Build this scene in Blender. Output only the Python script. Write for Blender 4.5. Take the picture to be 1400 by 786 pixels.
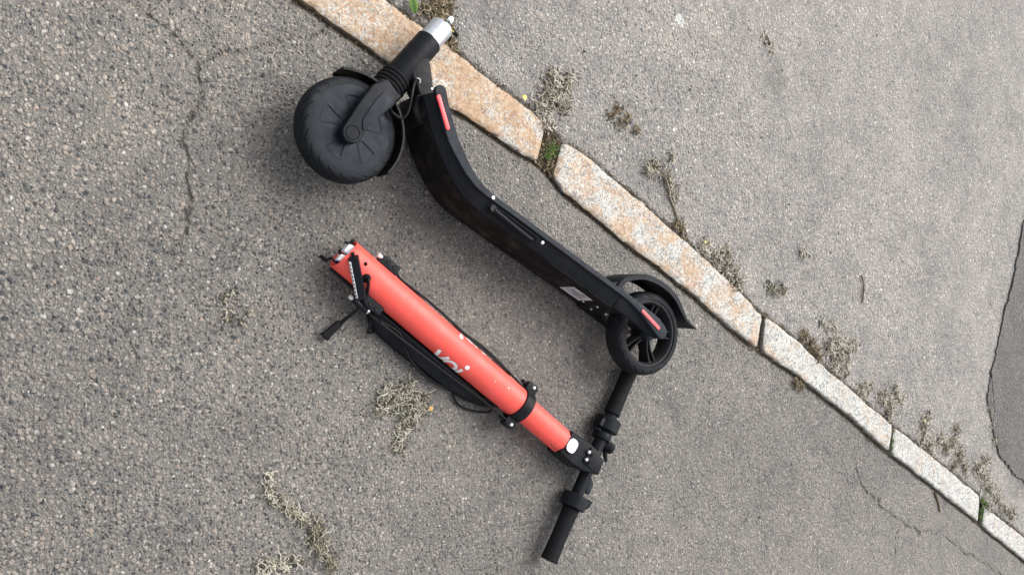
import bpy, bmesh, math, random
import numpy as np
from mathutils import Vector, Matrix, noise as mnoise

# ------------------------------------------------------------------ scene, camera, light
for o in list(bpy.data.objects): bpy.data.objects.remove(o)
scn = bpy.context.scene
COL = scn.collection
FPX, PITCH, CAMH = 1100.0, math.radians(57), 1.5
cam_d = bpy.data.cameras.new('camera'); cam = bpy.data.objects.new('camera', cam_d); COL.objects.link(cam)
cam_d.sensor_width = 36.0; cam_d.lens = 36.0*FPX/1400.0
cam_d.clip_start = 0.05; cam_d.clip_end = 500
sp, cp = math.sin(PITCH), math.cos(PITCH)
# the phone was held upright and the picture lies on its side: picture right is away, picture down is right
M = Matrix(((0, -1, 0), (sp, 0, -cp), (cp, 0, sp))).to_4x4()
M.translation = (0, 0, CAMH)
cam.matrix_world = M
scn.camera = cam

SUN_DIR = Vector((-0.45, 0.80, 0)).normalized()*math.cos(math.radians(46)) + Vector((0, 0, math.sin(math.radians(46))))
world = bpy.data.worlds.new('World'); scn.world = world; world.use_nodes = True
wn = world.node_tree; wn.nodes.clear()
w_out = wn.nodes.new('ShaderNodeOutputWorld'); w_bg = wn.nodes.new('ShaderNodeBackground')
w_sky = wn.nodes.new('ShaderNodeTexSky'); w_hsv = wn.nodes.new('ShaderNodeHueSaturation')
w_sky.sky_type = 'NISHITA'; w_sky.sun_disc = False
w_sky.sun_elevation = math.radians(46); w_sky.sun_rotation = math.atan2(SUN_DIR.x, SUN_DIR.y)
w_sky.dust_density = 4.0; w_sky.air_density = 1.0
w_hsv.inputs['Saturation'].default_value = 0.22
w_bg.inputs['Strength'].default_value = 0.15
wn.links.new(w_sky.outputs[0], w_hsv.inputs['Color']); wn.links.new(w_hsv.outputs[0], w_bg.inputs['Color'])
wn.links.new(w_bg.outputs[0], w_out.inputs[0])
sun_d = bpy.data.lights.new('sun', 'SUN'); sun = bpy.data.objects.new('sun', sun_d); COL.objects.link(sun)
sun_d.energy = 1.5; sun_d.angle = math.radians(58); sun_d.color = (1.0, 0.97, 0.93)
sun.rotation_euler = (-SUN_DIR).to_track_quat('-Z', 'Y').to_euler()
sun.location = (0, 0, 6)
vs = scn.view_settings
vs.view_transform = 'Standard'; vs.look = 'None'; vs.gamma = 1.0; vs.use_curve_mapping = False
vs.exposure = 0.74

# ------------------------------------------------------------------ measuring helpers
FW = np.array([0, cp, -sp]); RT = np.array([0, sp, cp]); UPV = np.array([-1.0, 0, 0]); CC = np.array([0, 0, CAMH])
def P(x, y, z=0.0):
    """point of the place at height z that the survey picture shows at x, y"""
    d = FW + RT*((x-700)/FPX) + UPV*((393-y)/FPX)
    return Vector(CC + d*((z-CAMH)/d[2]))

# ------------------------------------------------------------------ numpy value noise
def vnoise(x, y, scale, seed=0):
    x = np.asarray(x)*scale; y = np.asarray(y)*scale
    xi = np.floor(x).astype(np.int64); yi = np.floor(y).astype(np.int64)
    fx = x-xi; fy = y-yi; fx = fx*fx*(3-2*fx); fy = fy*fy*(3-2*fy)
    def h(a, b):
        n = (a*374761393 + b*668265263 + seed*1442695041) & 0x7fffffff
        n = ((n ^ (n >> 13))*1274126177) & 0x7fffffff
        n = n ^ (n >> 16)
        return (n & 0xffff)/65535.0*2-1
    return (h(xi, yi)*(1-fx)+h(xi+1, yi)*fx)*(1-fy)+(h(xi, yi+1)*(1-fx)+h(xi+1, yi+1)*fx)*fy
def fbm(x, y, scale, seed=0, octv=3):
    s = 0; a = 1.0
    for k in range(octv):
        s = s + a*vnoise(x, y, scale*2**k, seed+k*17); a *= .5
    return s

# ------------------------------------------------------------------ material helpers
class N:
    def __init__(self, name):
        self.m = bpy.data.materials.new(name); self.m.use_nodes = True
        self.t = self.m.node_tree; self.t.nodes.clear()
        self.out = self.t.nodes.new('ShaderNodeOutputMaterial'); self.b = self.t.nodes.new('ShaderNodeBsdfPrincipled')
        self.t.links.new(self.b.outputs[0], self.out.inputs[0])
    def n(self, typ, **kw):
        nd = self.t.nodes.new(typ)
        for k, v in kw.items():
            if k in nd.inputs.keys() if hasattr(nd.inputs, 'keys') else False: self.s(nd, k, v)
            else: setattr(nd, k, v)
        return nd
    def s(self, nd, k, v):
        if hasattr(v, 'is_linked') or isinstance(v, bpy.types.NodeSocket): self.t.links.new(v, nd.inputs[k])
        else: nd.inputs[k].default_value = v
    def math(self, op, a, b=None, c=None, clamp=False):
        nd = self.t.nodes.new('ShaderNodeMath'); nd.operation = op; nd.use_clamp = clamp
        for i, v in enumerate((a, b, c)):
            if v is not None: self.s(nd, i, v)
        return nd.outputs[0]
    def mix(self, fac, a, b, blend='MIX'):
        nd = self.t.nodes.new('ShaderNodeMix'); nd.data_type = 'RGBA'; nd.blend_type = blend
        self.s(nd, 0, fac)
        for i, v in ((6, a), (7, b)):
            if isinstance(v, bpy.types.NodeSocket): self.t.links.new(v, nd.inputs[i])
            else: nd.inputs[i].default_value = (*v, 1) if len(v) == 3 else v
        return nd.outputs[2]
    def ramp(self, fac, stops, interp='LINEAR'):
        nd = self.t.nodes.new('ShaderNodeValToRGB'); cr = nd.color_ramp; cr.interpolation = interp
        while len(cr.elements) < len(stops): cr.elements.new(0.5)
        for e, (p, c) in zip(cr.elements, stops):
            e.position = p; e.color = (*c, 1) if not isinstance(c, (int, float)) else (c, c, c, 1)
        self.s(nd, 0, fac); return nd.outputs[0]
    def sstep(self, v, a, b):
        nd = self.t.nodes.new('ShaderNodeMapRange'); nd.interpolation_type = 'SMOOTHSTEP'
        self.s(nd, 0, v); nd.inputs[1].default_value = a; nd.inputs[2].default_value = b
        nd.inputs[3].default_value = 0; nd.inputs[4].default_value = 1
        return nd.outputs[0]
    def coord(self): return self.t.nodes.new('ShaderNodeTexCoord').outputs['Object']
    def noise(self, vec, scale, detail=3, rough=.55, dist=0.0):
        nd = self.t.nodes.new('ShaderNodeTexNoise'); self.s(nd, 'Vector', vec)
        nd.inputs['Scale'].default_value = scale; nd.inputs['Detail'].default_value = detail
        nd.inputs['Roughness'].default_value = rough; nd.inputs['Distortion'].default_value = dist
        return nd.outputs['Fac']
    def voro(self, vec, scale, rnd=1.0, feature='F1'):
        nd = self.t.nodes.new('ShaderNodeTexVoronoi'); nd.feature = feature; self.s(nd, 'Vector', vec)
        nd.inputs['Scale'].default_value = scale; nd.inputs['Randomness'].default_value = rnd
        return nd
    def sep(self, c):
        nd = self.t.nodes.new('ShaderNodeSeparateColor'); self.s(nd, 0, c); return nd.outputs
    def attr(self, name):
        nd = self.t.nodes.new('ShaderNodeAttribute'); nd.attribute_name = name; return nd
    def bump(self, h, strength, dist, normal=None):
        nd = self.t.nodes.new('ShaderNodeBump'); self.s(nd, 'Height', h)
        nd.inputs['Strength'].default_value = strength; nd.inputs['Distance'].default_value = dist
        if normal is not None: self.s(nd, 'Normal', normal)
        return nd.outputs[0]
    def col(self, v): self.s(self.b, 'Base Color', v if isinstance(v, bpy.types.NodeSocket) else (*v, 1))
    def rough(self, v): self.s(self.b, 'Roughness', v)
    def nrm(self, v): self.s(self.b, 'Normal', v)

def asphalt(name, tone=1.0, warm=0.0, dirt=True, fine_only=False, soft=0.0):
    n = N(name); c = n.coord()
    wob = n.noise(c, 60, 2)
    # slightly squashed, wobbly cells so that the chips are not round
    dis = n.t.nodes.new('ShaderNodeVectorMath'); dis.operation = 'MULTIPLY_ADD'
    nz = n.t.nodes.new('ShaderNodeTexNoise'); n.s(nz, 'Vector', c); nz.inputs['Scale'].default_value = 130; nz.inputs['Detail'].default_value = 2
    n.t.links.new(nz.outputs['Color'], dis.inputs[0]); dis.inputs[1].default_value = (.006, .006, .006); n.t.links.new(c, dis.inputs[2])
    cv = dis.outputs[0]
    pal = [(0.0, (.030, .036, .044)), (.12, (.055, .062, .070)), (.24, (.120, .118, .116)), (.42, (.175, .165, .156)), (.60, (.230, .215, .200)),
           (.74, (.270, .235, .205)), (.86, (.33, .31, .285)), (.93, (.31, .24, .195)), (.975, (.40, .385, .36)), (1.0, (.52, .51, .50))]
    def layer(scale, d0, d1, keep):
        v = n.voro(cv, scale); s = n.sep(v.outputs['Color'])
        colr = n.ramp(s[0], pal)
        here = n.math('LESS_THAN', s[1], keep)
        m = n.math('MULTIPLY', n.math('SUBTRACT', 1.0, n.sstep(v.outputs['Distance'], d0, d1)), here)
        return colr, m, v.outputs['Distance']
    ca, ma, da = layer(98, .26, .56, .50)
    cb, mb, db = layer(165, .34, .58, .85)
    cc_, mc, dc = layer(420, .30, .6, .9)
    coarse = n.attr('coarse').outputs['Fac']
    if fine_only: ma = n.math('MULTIPLY', ma, .12)
    else: ma = n.math('MULTIPLY', ma, coarse)
    fine = n.noise(c, 900, 2, .7)
    binder = n.ramp(fine, [(.3, (.060, .058, .056)), (.5, (.120, .115, .110)), (.72, (.215, .205, .195))])
    col = n.mix(n.math('MULTIPLY', mc, .75), binder, cc_)
    col = n.mix(n.math('MULTIPLY', mb, .85), col, cb)
    col = n.mix(ma, col, ca)
    pv = n.voro(cv, 150); ps = n.sep(pv.outputs['Color'])
    pit = n.math('MULTIPLY', n.math('LESS_THAN', ps[2], .24), n.math('SUBTRACT', 1.0, n.sstep(pv.outputs['Distance'], .16, .42)))
    pit = n.math('MULTIPLY', pit, .35 if fine_only else .85)
    col = n.mix(pit, col, (.035, .034, .034))
    if soft > 0: col = n.mix(soft, col, (.170, .162, .157))
    # worn, dusty and tarry patches
    big = n.noise(c, 1.6, 4, .55); mid = n.noise(c, 9, 4, .6)
    var = n.math('ADD', n.math('MULTIPLY', big, .55), n.math('MULTIPLY', mid, .45))
    col = n.mix(1.0, col, n.ramp(var, [(.32, (.68*tone, .685*tone, .70*tone)), (.5, (tone, tone, tone)), (.68, (1.26*tone, 1.24*tone, 1.20*tone))]), 'MULTIPLY')
    col = n.mix(1.0, col, (1+warm, 1, 1-warm*2.2), 'MULTIPLY')
    mic = n.noise(c, 330, 3, .6)
    h = n.math('ADD', n.math('MULTIPLY', n.math('MULTIPLY', ma, n.math('SUBTRACT', 1.0, da)), 1.0),
               n.math('ADD', n.math('MULTIPLY', n.math('MULTIPLY', mb, n.math('SUBTRACT', 1.0, db)), .6), n.math('MULTIPLY', mic, .8)))
    h = n.math('SUBTRACT', h, n.math('MULTIPLY', pit, 1.1))
    if dirt:
        ed = n.attr('edge').outputs['Fac']
        edn = n.math('ADD', ed, n.math('MULTIPLY', n.math('SUBTRACT', n.noise(c, 38, 4, .65), .5), .055))
        em = n.math('SUBTRACT', 1.0, n.sstep(edn, .000, .016))
        soil = n.ramp(n.noise(c, 240, 3, .7), [(.3, (.022, .018, .013)), (.5, (.075, .062, .043)), (.7, (.19, .165, .12))])
        col = n.mix(n.math('MULTIPLY', em, .92), col, soil)
        cr = n.attr('crack').outputs['Fac']
        crn = n.math('ADD', cr, n.math('MULTIPLY', n.math('SUBTRACT', n.noise(c, 70, 4, .7), .5), .016))
        brk = n.sstep(n.noise(c, 13, 2), .40, .52)
        cm = n.math('MULTIPLY', n.math('SUBTRACT', 1.0, n.sstep(crn, .0006, .0036)), n.math('ADD', .55, n.math('MULTIPLY', brk, .45)))
        moss = n.sstep(n.noise(c, 30, 2), .52, .62)
        ccol = n.mix(moss, (.030, .027, .023), (.12, .105, .045))
        col = n.mix(n.math('MULTIPLY', cm, .86), col, ccol)
        wide = n.math('SUBTRACT', 1.0, n.sstep(crn, .002, .014))
        col = n.mix(n.math('MULTIPLY', wide, .16), col, (.085, .075, .055))
        h = n.math('SUBTRACT', h, n.math('MULTIPLY', cm, 1.5))
        sp_ = n.attr('spot').outputs['Fac']
        spn = n.sstep(n.math('ADD', sp_, n.math('MULTIPLY', n.math('SUBTRACT', n.noise(c, 80, 4, .7), .5), .9)), .45, .8)
        col = n.mix(n.math('MULTIPLY', spn, .7), col, (.62, .62, .60))
        st = n.attr('stain_shade').outputs['Fac']  # dark stains, and on the road also painted shade beside the scooter
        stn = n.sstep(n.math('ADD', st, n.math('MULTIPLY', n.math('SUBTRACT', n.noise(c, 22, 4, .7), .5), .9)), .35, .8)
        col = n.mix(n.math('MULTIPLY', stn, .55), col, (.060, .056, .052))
    n.col(col)
    n.rough(n.ramp(mic, [(.3, .62), (.7, .9)]))
    n.nrm(n.bump(h, 1.0, .0034))
    return n.m

def granite():
    n = N('granite'); c = n.coord()
    v = n.voro(c, 330); s = n.sep(v.outputs['Color'])
    v2 = n.voro(c, 150); s2 = n.sep(v2.outputs['Color'])
    col = n.ramp(s[0], [(0, (.20, .205, .21)), (.16, (.36, .36, .355)), (.4, (.50, .495, .475)), (.65, (.57, .56, .535)), (.85, (.63, .62, .595)), (1, (.70, .69, .67))])
    dark = n.math('LESS_THAN', s2[1], .17)
    col = n.mix(n.math('MULTIPLY', dark, .55), col, (.15, .155, .165))
    rust = n.attr('rust').outputs['Fac']
    p = n.math('ADD', n.noise(c, 15, 7, .70, .5), n.math('MULTIPLY', n.math('SUBTRACT', s[1], .5), .24))
    p = n.math('ADD', p, n.math('MULTIPLY', n.math('SUBTRACT', rust, .5), .26))
    rm = n.sstep(p, .46, .66)
    rc = n.ramp(n.noise(c, 60, 3, .7), [(.3, (.40, .18, .07)), (.5, (.58, .33, .15)), (.72, (.66, .48, .29))])
    col = n.mix(n.math('MULTIPLY', rm, .74), col, n.mix(.30, rc, col, 'MULTIPLY'))
    grime = n.sstep(n.noise(c, 7, 4, .6), .55, .78)
    col = n.mix(n.math('MULTIPLY', grime, .25), col, (.22, .20, .17))
    low = n.attr('low').outputs['Fac']                      # soil splashed up the foot of the stone
    col = n.mix(n.math('MULTIPLY', low, .75), col, (.075, .062, .042))
    col = n.mix(1.0, col, (.86, .865, .845), 'MULTIPLY')
    n.col(col); n.rough(.78)
    h = n.math('ADD', n.noise(c, 170, 4, .65), n.math('MULTIPLY', s[0], .25))
    n.nrm(n.bump(h, .55, .003))
    return n.m

def simple(name, col, rough=.5, var=.15, scale=30, bump=0.0, bscale=200, metal=0.0, dust=0.0, dustcol=(.16, .135, .10), spec=.5, scratch=0.0):
    n = N(name); c = n.coord()
    f = n.noise(c, scale, 4, .6)
    lo = tuple(max(0, x*(1-var)) for x in col); hi = tuple(min(1, x*(1+var)) for x in col)
    cl = n.ramp(f, [(.3, lo), (.7, hi)])
    if dust > 0:
        d = n.sstep(n.noise(c, 24, 6, .72), .46, .72)
        sp = n.sstep(n.noise(c, 420, 3, .7), .50, .66)
        d = n.math('MULTIPLY', n.math('ADD', n.math('MULTIPLY', d, .6), n.math('MULTIPLY', n.math('MULTIPLY', d, sp), .8)), dust, clamp=True)
        cl = n.mix(d, cl, dustcol)
    if scratch > 0:
        mp = n.t.nodes.new('ShaderNodeMapping'); n.t.links.new(c, mp.inputs[0]); mp.inputs['Scale'].default_value = (26, 190, 120); mp.inputs['Rotation'].default_value = (.3, .2, .5)
        w = n.noise(mp.outputs[0], 1.0, 5, .75)
        cl = n.mix(n.math('MULTIPLY', n.sstep(w, .66, .74), scratch), cl, tuple(min(1, x*4+.05) for x in col))
    n.col(cl); n.b.inputs['Metallic'].default_value = metal
    n.b.inputs['Specular IOR Level'].default_value = spec
    n.rough(n.ramp(n.noise(c, scale*2.3, 4, .65), [(.3, max(.02, rough-.10)), (.7, min(1, rough+.12))]))
    if bump: n.nrm(n.bump(n.noise(c, bscale, 3, .6), bump, .001))
    return n.m

def leafy(name, stops, rough=.85):
    n = N(name); t = n.attr('tint').outputs['Fac']
    c = n.coord()
    f = n.math('ADD', t, n.math('MULTIPLY', n.math('SUBTRACT', n.noise(c, 260, 3, .6), .5), .5))
    n.col(n.ramp(f, stops)); n.rough(rough)
    return n.m

MAT = {}
MAT['road'] = asphalt('road_asphalt', 1.06, .018, soft=.10)
MAT['pave'] = asphalt('pavement_asphalt', 1.52, .010, soft=.18)
MAT['patch'] = asphalt('patch_asphalt', .62, .0, dirt=False, fine_only=True)
MAT['granite'] = granite()
MAT['soil'] = simple('soil', (.055, .045, .032), .95, .6, 120, .8, 300)
MAT['plastic'] = simple('black_plastic', (.0095, .0112, .0150), .43, .2, 40, .25, 900, spec=.12, dust=.14, dustcol=(.10, .095, .085), scratch=.22)
MAT['frame'] = simple('painted_black_metal', (.0088, .0098, .0122), .42, .2, 30, .15, 1200, spec=.12, dust=.10, dustcol=(.10, .095, .085), scratch=.12)
MAT['rail'] = simple('dark_rail_plastic', (.0165, .0200, .0275), .46, .2, 40, .25, 900, spec=.12, dust=.14, dustcol=(.11, .105, .1), scratch=.25)
MAT['belly'] = simple('dirty_underside', (.0080, .0078, .0076), .60, .3, 25, .5, 400, spec=.12, dust=.75, dustcol=(.062, .054, .044), scratch=.25)
MAT['tyre'] = simple('tyre_rubber', (.0120, .0136, .0165), .62, .25, 25, .3, 800, spec=.12, dust=.16, dustcol=(.07, .069, .065))
MAT['cover'] = simple('hub_plastic', (.0095, .0122, .0200), .44, .25, 18, .15, 900, spec=.12, dust=.14, dustcol=(.06, .063, .070), scratch=.35)
MAT['rim'] = simple('rim_metal', (.016, .0172, .019), .5, .2, 40, .2, 700, spec=.12, dust=.3, dustcol=(.085, .078, .068))
MAT['rubber'] = simple('grip_rubber', (.0085, .0090, .0102), .68, .15, 40, .6, 1400, spec=.12)
MAT['cable'] = simple('cable_rubber', (.0085, .0088, .0098), .42, .15, 60, spec=.16)
MAT['red'] = simple('coral_paint', (.90, .105, .083), .42, .05, 14, .06, 900, spec=.3, dust=.12, dustcol=(.70, .36, .31), scratch=.10)
MAT['reflector'] = simple('red_reflector', (.80, .030, .040), .28, .12, 160)
MAT['reflector_worn'] = simple('worn_red_reflector', (.56, .075, .085), .45, .25, 120)
MAT['alu'] = simple('bare_aluminium', (.56, .58, .62), .34, .10, 40, .15, 600, metal=.75, dust=.12, dustcol=(.2, .19, .17))
MAT['bolt'] = simple('bolt_steel', (.62, .62, .63), .32, .15, 200, metal=.8)
MAT['white'] = simple('white_plastic', (.78, .80, .82), .45, .06, 90)
MAT['decal'] = simple('white_decal', (.93, .91, .91), .5, .05, 60)
MAT['label'] = simple('silver_label', (.50, .51, .54), .42, .2, 150, spec=.5)
MAT['ink'] = simple('printed_ink', (.03, .03, .032), .6, .2, 150)
MAT['void'] = simple('dark_void', (.0035, .0035, .004), .8, .1, 60, spec=.1)  # near black, painted in for the shade inside holes, recesses and open tubes
MAT['copper'] = simple('yellow_wire', (.46, .42, .10), .5, .2, 100)
MAT['bluewire'] = simple('blue_wire', (.03, .08, .38), .5, .2, 100)
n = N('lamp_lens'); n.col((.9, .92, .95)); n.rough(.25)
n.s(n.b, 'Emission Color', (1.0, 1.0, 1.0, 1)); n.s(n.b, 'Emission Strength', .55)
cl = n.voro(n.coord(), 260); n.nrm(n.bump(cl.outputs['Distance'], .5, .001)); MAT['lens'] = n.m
DRY = [(0, (.028, .023, .016)), (.22, (.105, .085, .056)), (.5, (.30, .265, .195)), (.75, (.47, .43, .345)), (1, (.62, .59, .51))]
MAT['dry'] = leafy('dry_weed', DRY)
MAT['brown'] = leafy('brown_litter', [(0, (.028, .020, .012)), (.4, (.10, .070, .038)), (.75, (.21, .16, .09)), (1, (.38, .32, .21))])
MAT['olive'] = leafy('olive_lichen', [(0, (.034, .030, .020)), (.3, (.12, .108, .068)), (.65, (.26, .240, .172)), (1, (.48, .455, .385))])
MAT['green'] = leafy('green_moss', [(0, (.015, .035, .006)), (.5, (.06, .13, .018)), (1, (.16, .26, .05))])
MAT['yellow'] = leafy('yellow_leaf', [(0, (.52, .42, .10)), (1, (.78, .70, .28))])
MAT['tan'] = leafy('tan_leaf', [(0, (.34, .20, .06)), (1, (.62, .42, .16))])
MAT['grit'] = leafy('loose_grit', [(0, (.05, .055, .06)), (.35, (.16, .15, .145)), (.6, (.27, .25, .23)), (.85, (.38, .34, .30)), (1, (.48, .46, .44))])

# ------------------------------------------------------------------ object helpers
def mesh_obj(name, verts, faces, mat, parent=None, smooth=True, attrs=None, world=True, sharp=None):
    vs_ = [Vector(v) for v in verts]
    if parent is not None and world:
        inv = WM(parent).inverted(); vs_ = [inv @ v for v in vs_]
    me = bpy.data.meshes.new(name); me.from_pydata(vs_, [], faces); me.update()
    bm = bmesh.new(); bm.from_mesh(me); bmesh.ops.recalc_face_normals(bm, faces=bm.faces)
    if sharp:
        lim = math.radians(sharp)
        for e in bm.edges:
            e.smooth = not (len(e.link_faces) == 2 and e.calc_face_angle(0) > lim)
    bm.to_mesh(me); bm.free()
    if smooth: me.polygons.foreach_set('use_smooth', [True]*len(me.polygons))
    me.materials.append(mat)
    if attrs:
        for k, a in attrs.items():
            at = me.attributes.new(k, 'FLOAT', 'POINT'); at.data.foreach_set('value', np.asarray(a, dtype=np.float32))
    o = bpy.data.objects.new(name, me); COL.objects.link(o)
    if parent is not None: o.parent = parent
    return o
WMAT = {}
def WM(o): return WMAT.get(o.name, Matrix.Identity(4)) if o.parent is None else WM(o.parent) @ o.matrix_basis
def empty(name, loc, rz=0):
    o = bpy.data.objects.new(name, None); COL.objects.link(o); o.location = loc; o.rotation_euler = (0, 0, rz)
    o.empty_display_size = .05
    WMAT[o.name] = Matrix.Translation(loc) @ Matrix.Rotation(rz, 4, 'Z')
    return o
def tag(o, label=None, cat=None, group=None, kind=None):
    if label: o['label'] = label
    if cat: o['category'] = cat
    if group: o['group'] = group
    if kind: o['kind'] = kind
    return o

def catmull(pts, sub=6):
    pts = [Vector(p) for p in pts]
    if len(pts) < 3: return [pts[0].lerp(pts[-1], i/sub) for i in range(sub+1)]
    out = []
    for i in range(len(pts)-1):
        p0 = pts[i-1] if i else pts[0]*2-pts[1]; p1, p2 = pts[i], pts[i+1]
        p3 = pts[i+2] if i+2 < len(pts) else pts[-1]*2-pts[-2]
        for k in range(sub):
            t = k/sub
            out.append(.5*((2*p1)+(-p0+p2)*t+(2*p0-5*p1+4*p2-p3)*t*t+(-p0+3*p1-3*p2+p3)*t**3))
    out.append(pts[-1]); return out
class MB:
    """collects shapes (world coordinates) for one mesh"""
    def __init__(self): self.v = []; self.f = []; self.a = []
    def add(self, v, f, tint=None):
        o = len(self.v); self.v += [Vector(x) for x in v]; self.f += [tuple(i+o for i in q) for q in f]
        if tint is not None: self.a += [tint]*len(v)
        return self
    def tube(self, pts, r, sides=8, sub=6, smooth=True, caps=True, tint=None, flat=1.0):
        pts = catmull(pts, sub) if smooth else [Vector(p) for p in pts]
        rr = r if callable(r) else (lambda t: r)
        V = []; Fc = []; nprev = None
        for i, p in enumerate(pts):
            d = (pts[min(i+1, len(pts)-1)]-pts[max(i-1, 0)])
            d = d.normalized() if d.length > 1e-9 else Vector((0, 0, 1))
            if nprev is None:
                nprev = d.orthogonal().normalized() if abs(d.z) > .9 else (Vector((0, 0, 1))-d*d.z).normalized()
            nn = nprev-d*nprev.dot(d); nn = nn.normalized() if nn.length > 1e-6 else d.orthogonal().normalized(); nprev = nn
            b = d.cross(nn); R = rr(i/max(1, len(pts)-1))
            for k in range(sides):
                a = 2*math.pi*(k+.5)/sides
                V.append(p+nn*(math.cos(a)*R*flat)+b*(math.sin(a)*R))
        for i in range(len(pts)-1):
            for k in range(sides):
                k2 = (k+1) % sides
                Fc.append((i*sides+k, i*sides+k2, (i+1)*sides+k2, (i+1)*sides+k))
        if caps: Fc.append(tuple(range(sides))[::-1]); Fc.append(tuple(range((len(pts)-1)*sides, len(pts)*sides)))
        return self.add(V, Fc, tint)
    def lathe(self, prof, c, ax, seg=48, closed=False, a0=0.0, a1=2*math.pi, ref=None):
        """prof: list of (radius, height along ax)"""
        c = Vector(c); ax = Vector(ax).normalized(); ref = Vector(ref) if ref is not None else ax.orthogonal()
        e1 = (ref-ax*ref.dot(ax)).normalized(); e2 = ax.cross(e1)
        full = abs(a1-a0-2*math.pi) < 1e-6; n = seg if full else seg+1; m = len(prof); V = []; Fc = []
        for i in range(n):
            a = a0+(a1-a0)*i/seg; d = e1*math.cos(a)+e2*math.sin(a)
            for r, h in prof: V.append(c+d*r+ax*h)
        for i in range(seg):
            j = (i+1) % n
            for k in range(m if closed else m-1):
                k2 = (k+1) % m
                Fc.append((i*m+k, j*m+k, j*m+k2, i*m+k2))
        return self.add(V, Fc)
    def cyl(self, p0, p1, r, seg=24, ch=.0008, r2=None):
        p0 = Vector(p0); p1 = Vector(p1); L = (p1-p0).length; r2 = r if r2 is None else r2
        return self.lathe([(0.00001, 0), (r-ch, 0), (r, ch), (r2, L-ch), (r2-ch, L), (0.00001, L)], p0, p1-p0, seg)
    def prism(self, poly, z0, z1, bevel=.0015, seg=2, frame=None):
        """poly: (x, y) list; frame maps (x, y, z) to world"""
        fr = frame or (lambda x, y, z: Vector((x, y, z)))
        bm = bmesh.new()
        vs_ = [bm.verts.new((x, y, z0)) for x, y in poly]; f = bm.faces.new(vs_)
        r = bmesh.ops.extrude_face_region(bm, geom=[f])
        for e in r['geom']:
            if isinstance(e, bmesh.types.BMVert): e.co.z = z1
        bmesh.ops.recalc_face_normals(bm, faces=bm.faces)
        if bevel: bmesh.ops.bevel(bm, geom=[e for e in bm.edges if e.calc_face_angle(0) > .35], offset=bevel, segments=seg, affect='EDGES', profile=.6)
        bm.verts.index_update()
        V = [fr(*v.co) for v in bm.verts]; Fc = [tuple(v.index for v in q.verts) for q in bm.faces]; bm.free()
        return self.add(V, Fc)
    def obj(self, name, mat, parent=None, smooth=True, sharp=35, key='tint'):
        return mesh_obj(name, self.v, self.f, mat, parent, smooth, {key: self.a} if self.a else None, sharp=sharp)

# ================================================================== the setting
KTOP, PAVE = .0115, .0075
STONES = [  # (foot edge on the road side, edge on the pavement side), survey points at the height of the kerb top
 ([(412, 0), (461, 33.6), (531, 82), (575, 114), (611, 143.5), (644, 162), (687, 192), (712, 208), (735, 221)],
  [(528, 0), (556, 21), (583, 40), (611, 61), (643, 87), (675, 113), (706, 136), (730, 155), (747, 170)], .86),
 ([(757, 243), (772, 262), (791, 277), (830, 309), (862, 336), (894.6, 359), (951, 404), (1002.7, 450), (1036, 475)],
  [(770, 195), (788, 204), (808, 218.4), (840, 246), (873, 272.4), (906, 302), (942, 333), (1002.7, 389), (1043, 432)], .55),
 ([(1044, 481), (1070, 498), (1098, 518), (1135, 548), (1172, 577), (1216, 617)],
  [(1048, 433), (1068, 447), (1088, 464), (1112, 487), (1137, 510), (1221, 582)], .26),
 ([(1221, 621), (1250, 643), (1280, 667), (1338, 713)], [(1223, 585), (1250, 604), (1282, 630), (1340, 678)], .16),
 ([(1344, 719), (1372, 742), (1400, 765), (1450, 806)], [(1347, 694), (1366, 707), (1400, 734), (1456, 780)], .16)]
stones = []
for lo, hi, ru in STONES: stones.append(([P(x, y, KTOP) for x, y in lo], [P(x, y, KTOP) for x, y in hi], ru))
def run_on(edge, d0, d1, first):
    a, b = (edge[0], edge[1]) if first else (edge[-1], edge[-2]); return a
d_near = (stones[0][0][0]-stones[0][0][4]).normalized(); d_far = (stones[4][0][-1]-stones[4][0][0]).normalized()
s0 = stones[0]
stones[0] = ([s0[0][0]+d_near*.30]+s0[0], [s0[1][0]+d_near*.42]+s0[1], s0[2])
a, b = stones[0][0][0]+d_near*.012, stones[0][1][0]+d_near*.012
for k in range(3):
    L = (.75, .92, .8)[k]; stones.insert(0, ([a+d_near*L, a+d_near*L*.5, a], [b+d_near*L, b+d_near*L*.5, b], .6)); a = a+d_near*(L+.012); b = b+d_near*(L+.012)
a, b = stones[-1][0][-1]+d_far*.012, stones[-1][1][-1]+d_far*.012
for k in range(5):
    L = (.8, .95, .7, .9, .85)[k]; stones.append(([a, a+d_far*L*.5, a+d_far*L], [b, b+d_far*L*.5, b+d_far*L], .3)); a = a+d_far*(L+.012); b = b+d_far*(L+.012)
lowline = np.array([[p.x, p.y] for s in stones for p in s[0]]); highline = np.array([[p.x, p.y] for s in stones for p in s[1]])
def ext(line):
    o = np.argsort(line[:, 1]); l = line[o]
    s_lo = (l[3]-l[0])/(l[3, 1]-l[0, 1]); s_hi = (l[-1]-l[-4])/(l[-1, 1]-l[-4, 1])
    return np.vstack([l[0]+s_lo*(-40-l[0, 1]), l, l[-1]+s_hi*(60-l[-1, 1])])
LOW, HIGH = ext(lowline), ext(highline)
def xlow(y): return np.interp(y, LOW[:, 1], LOW[:, 0])
def xhigh(y): return np.interp(y, HIGH[:, 1], HIGH[:, 0])

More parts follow.
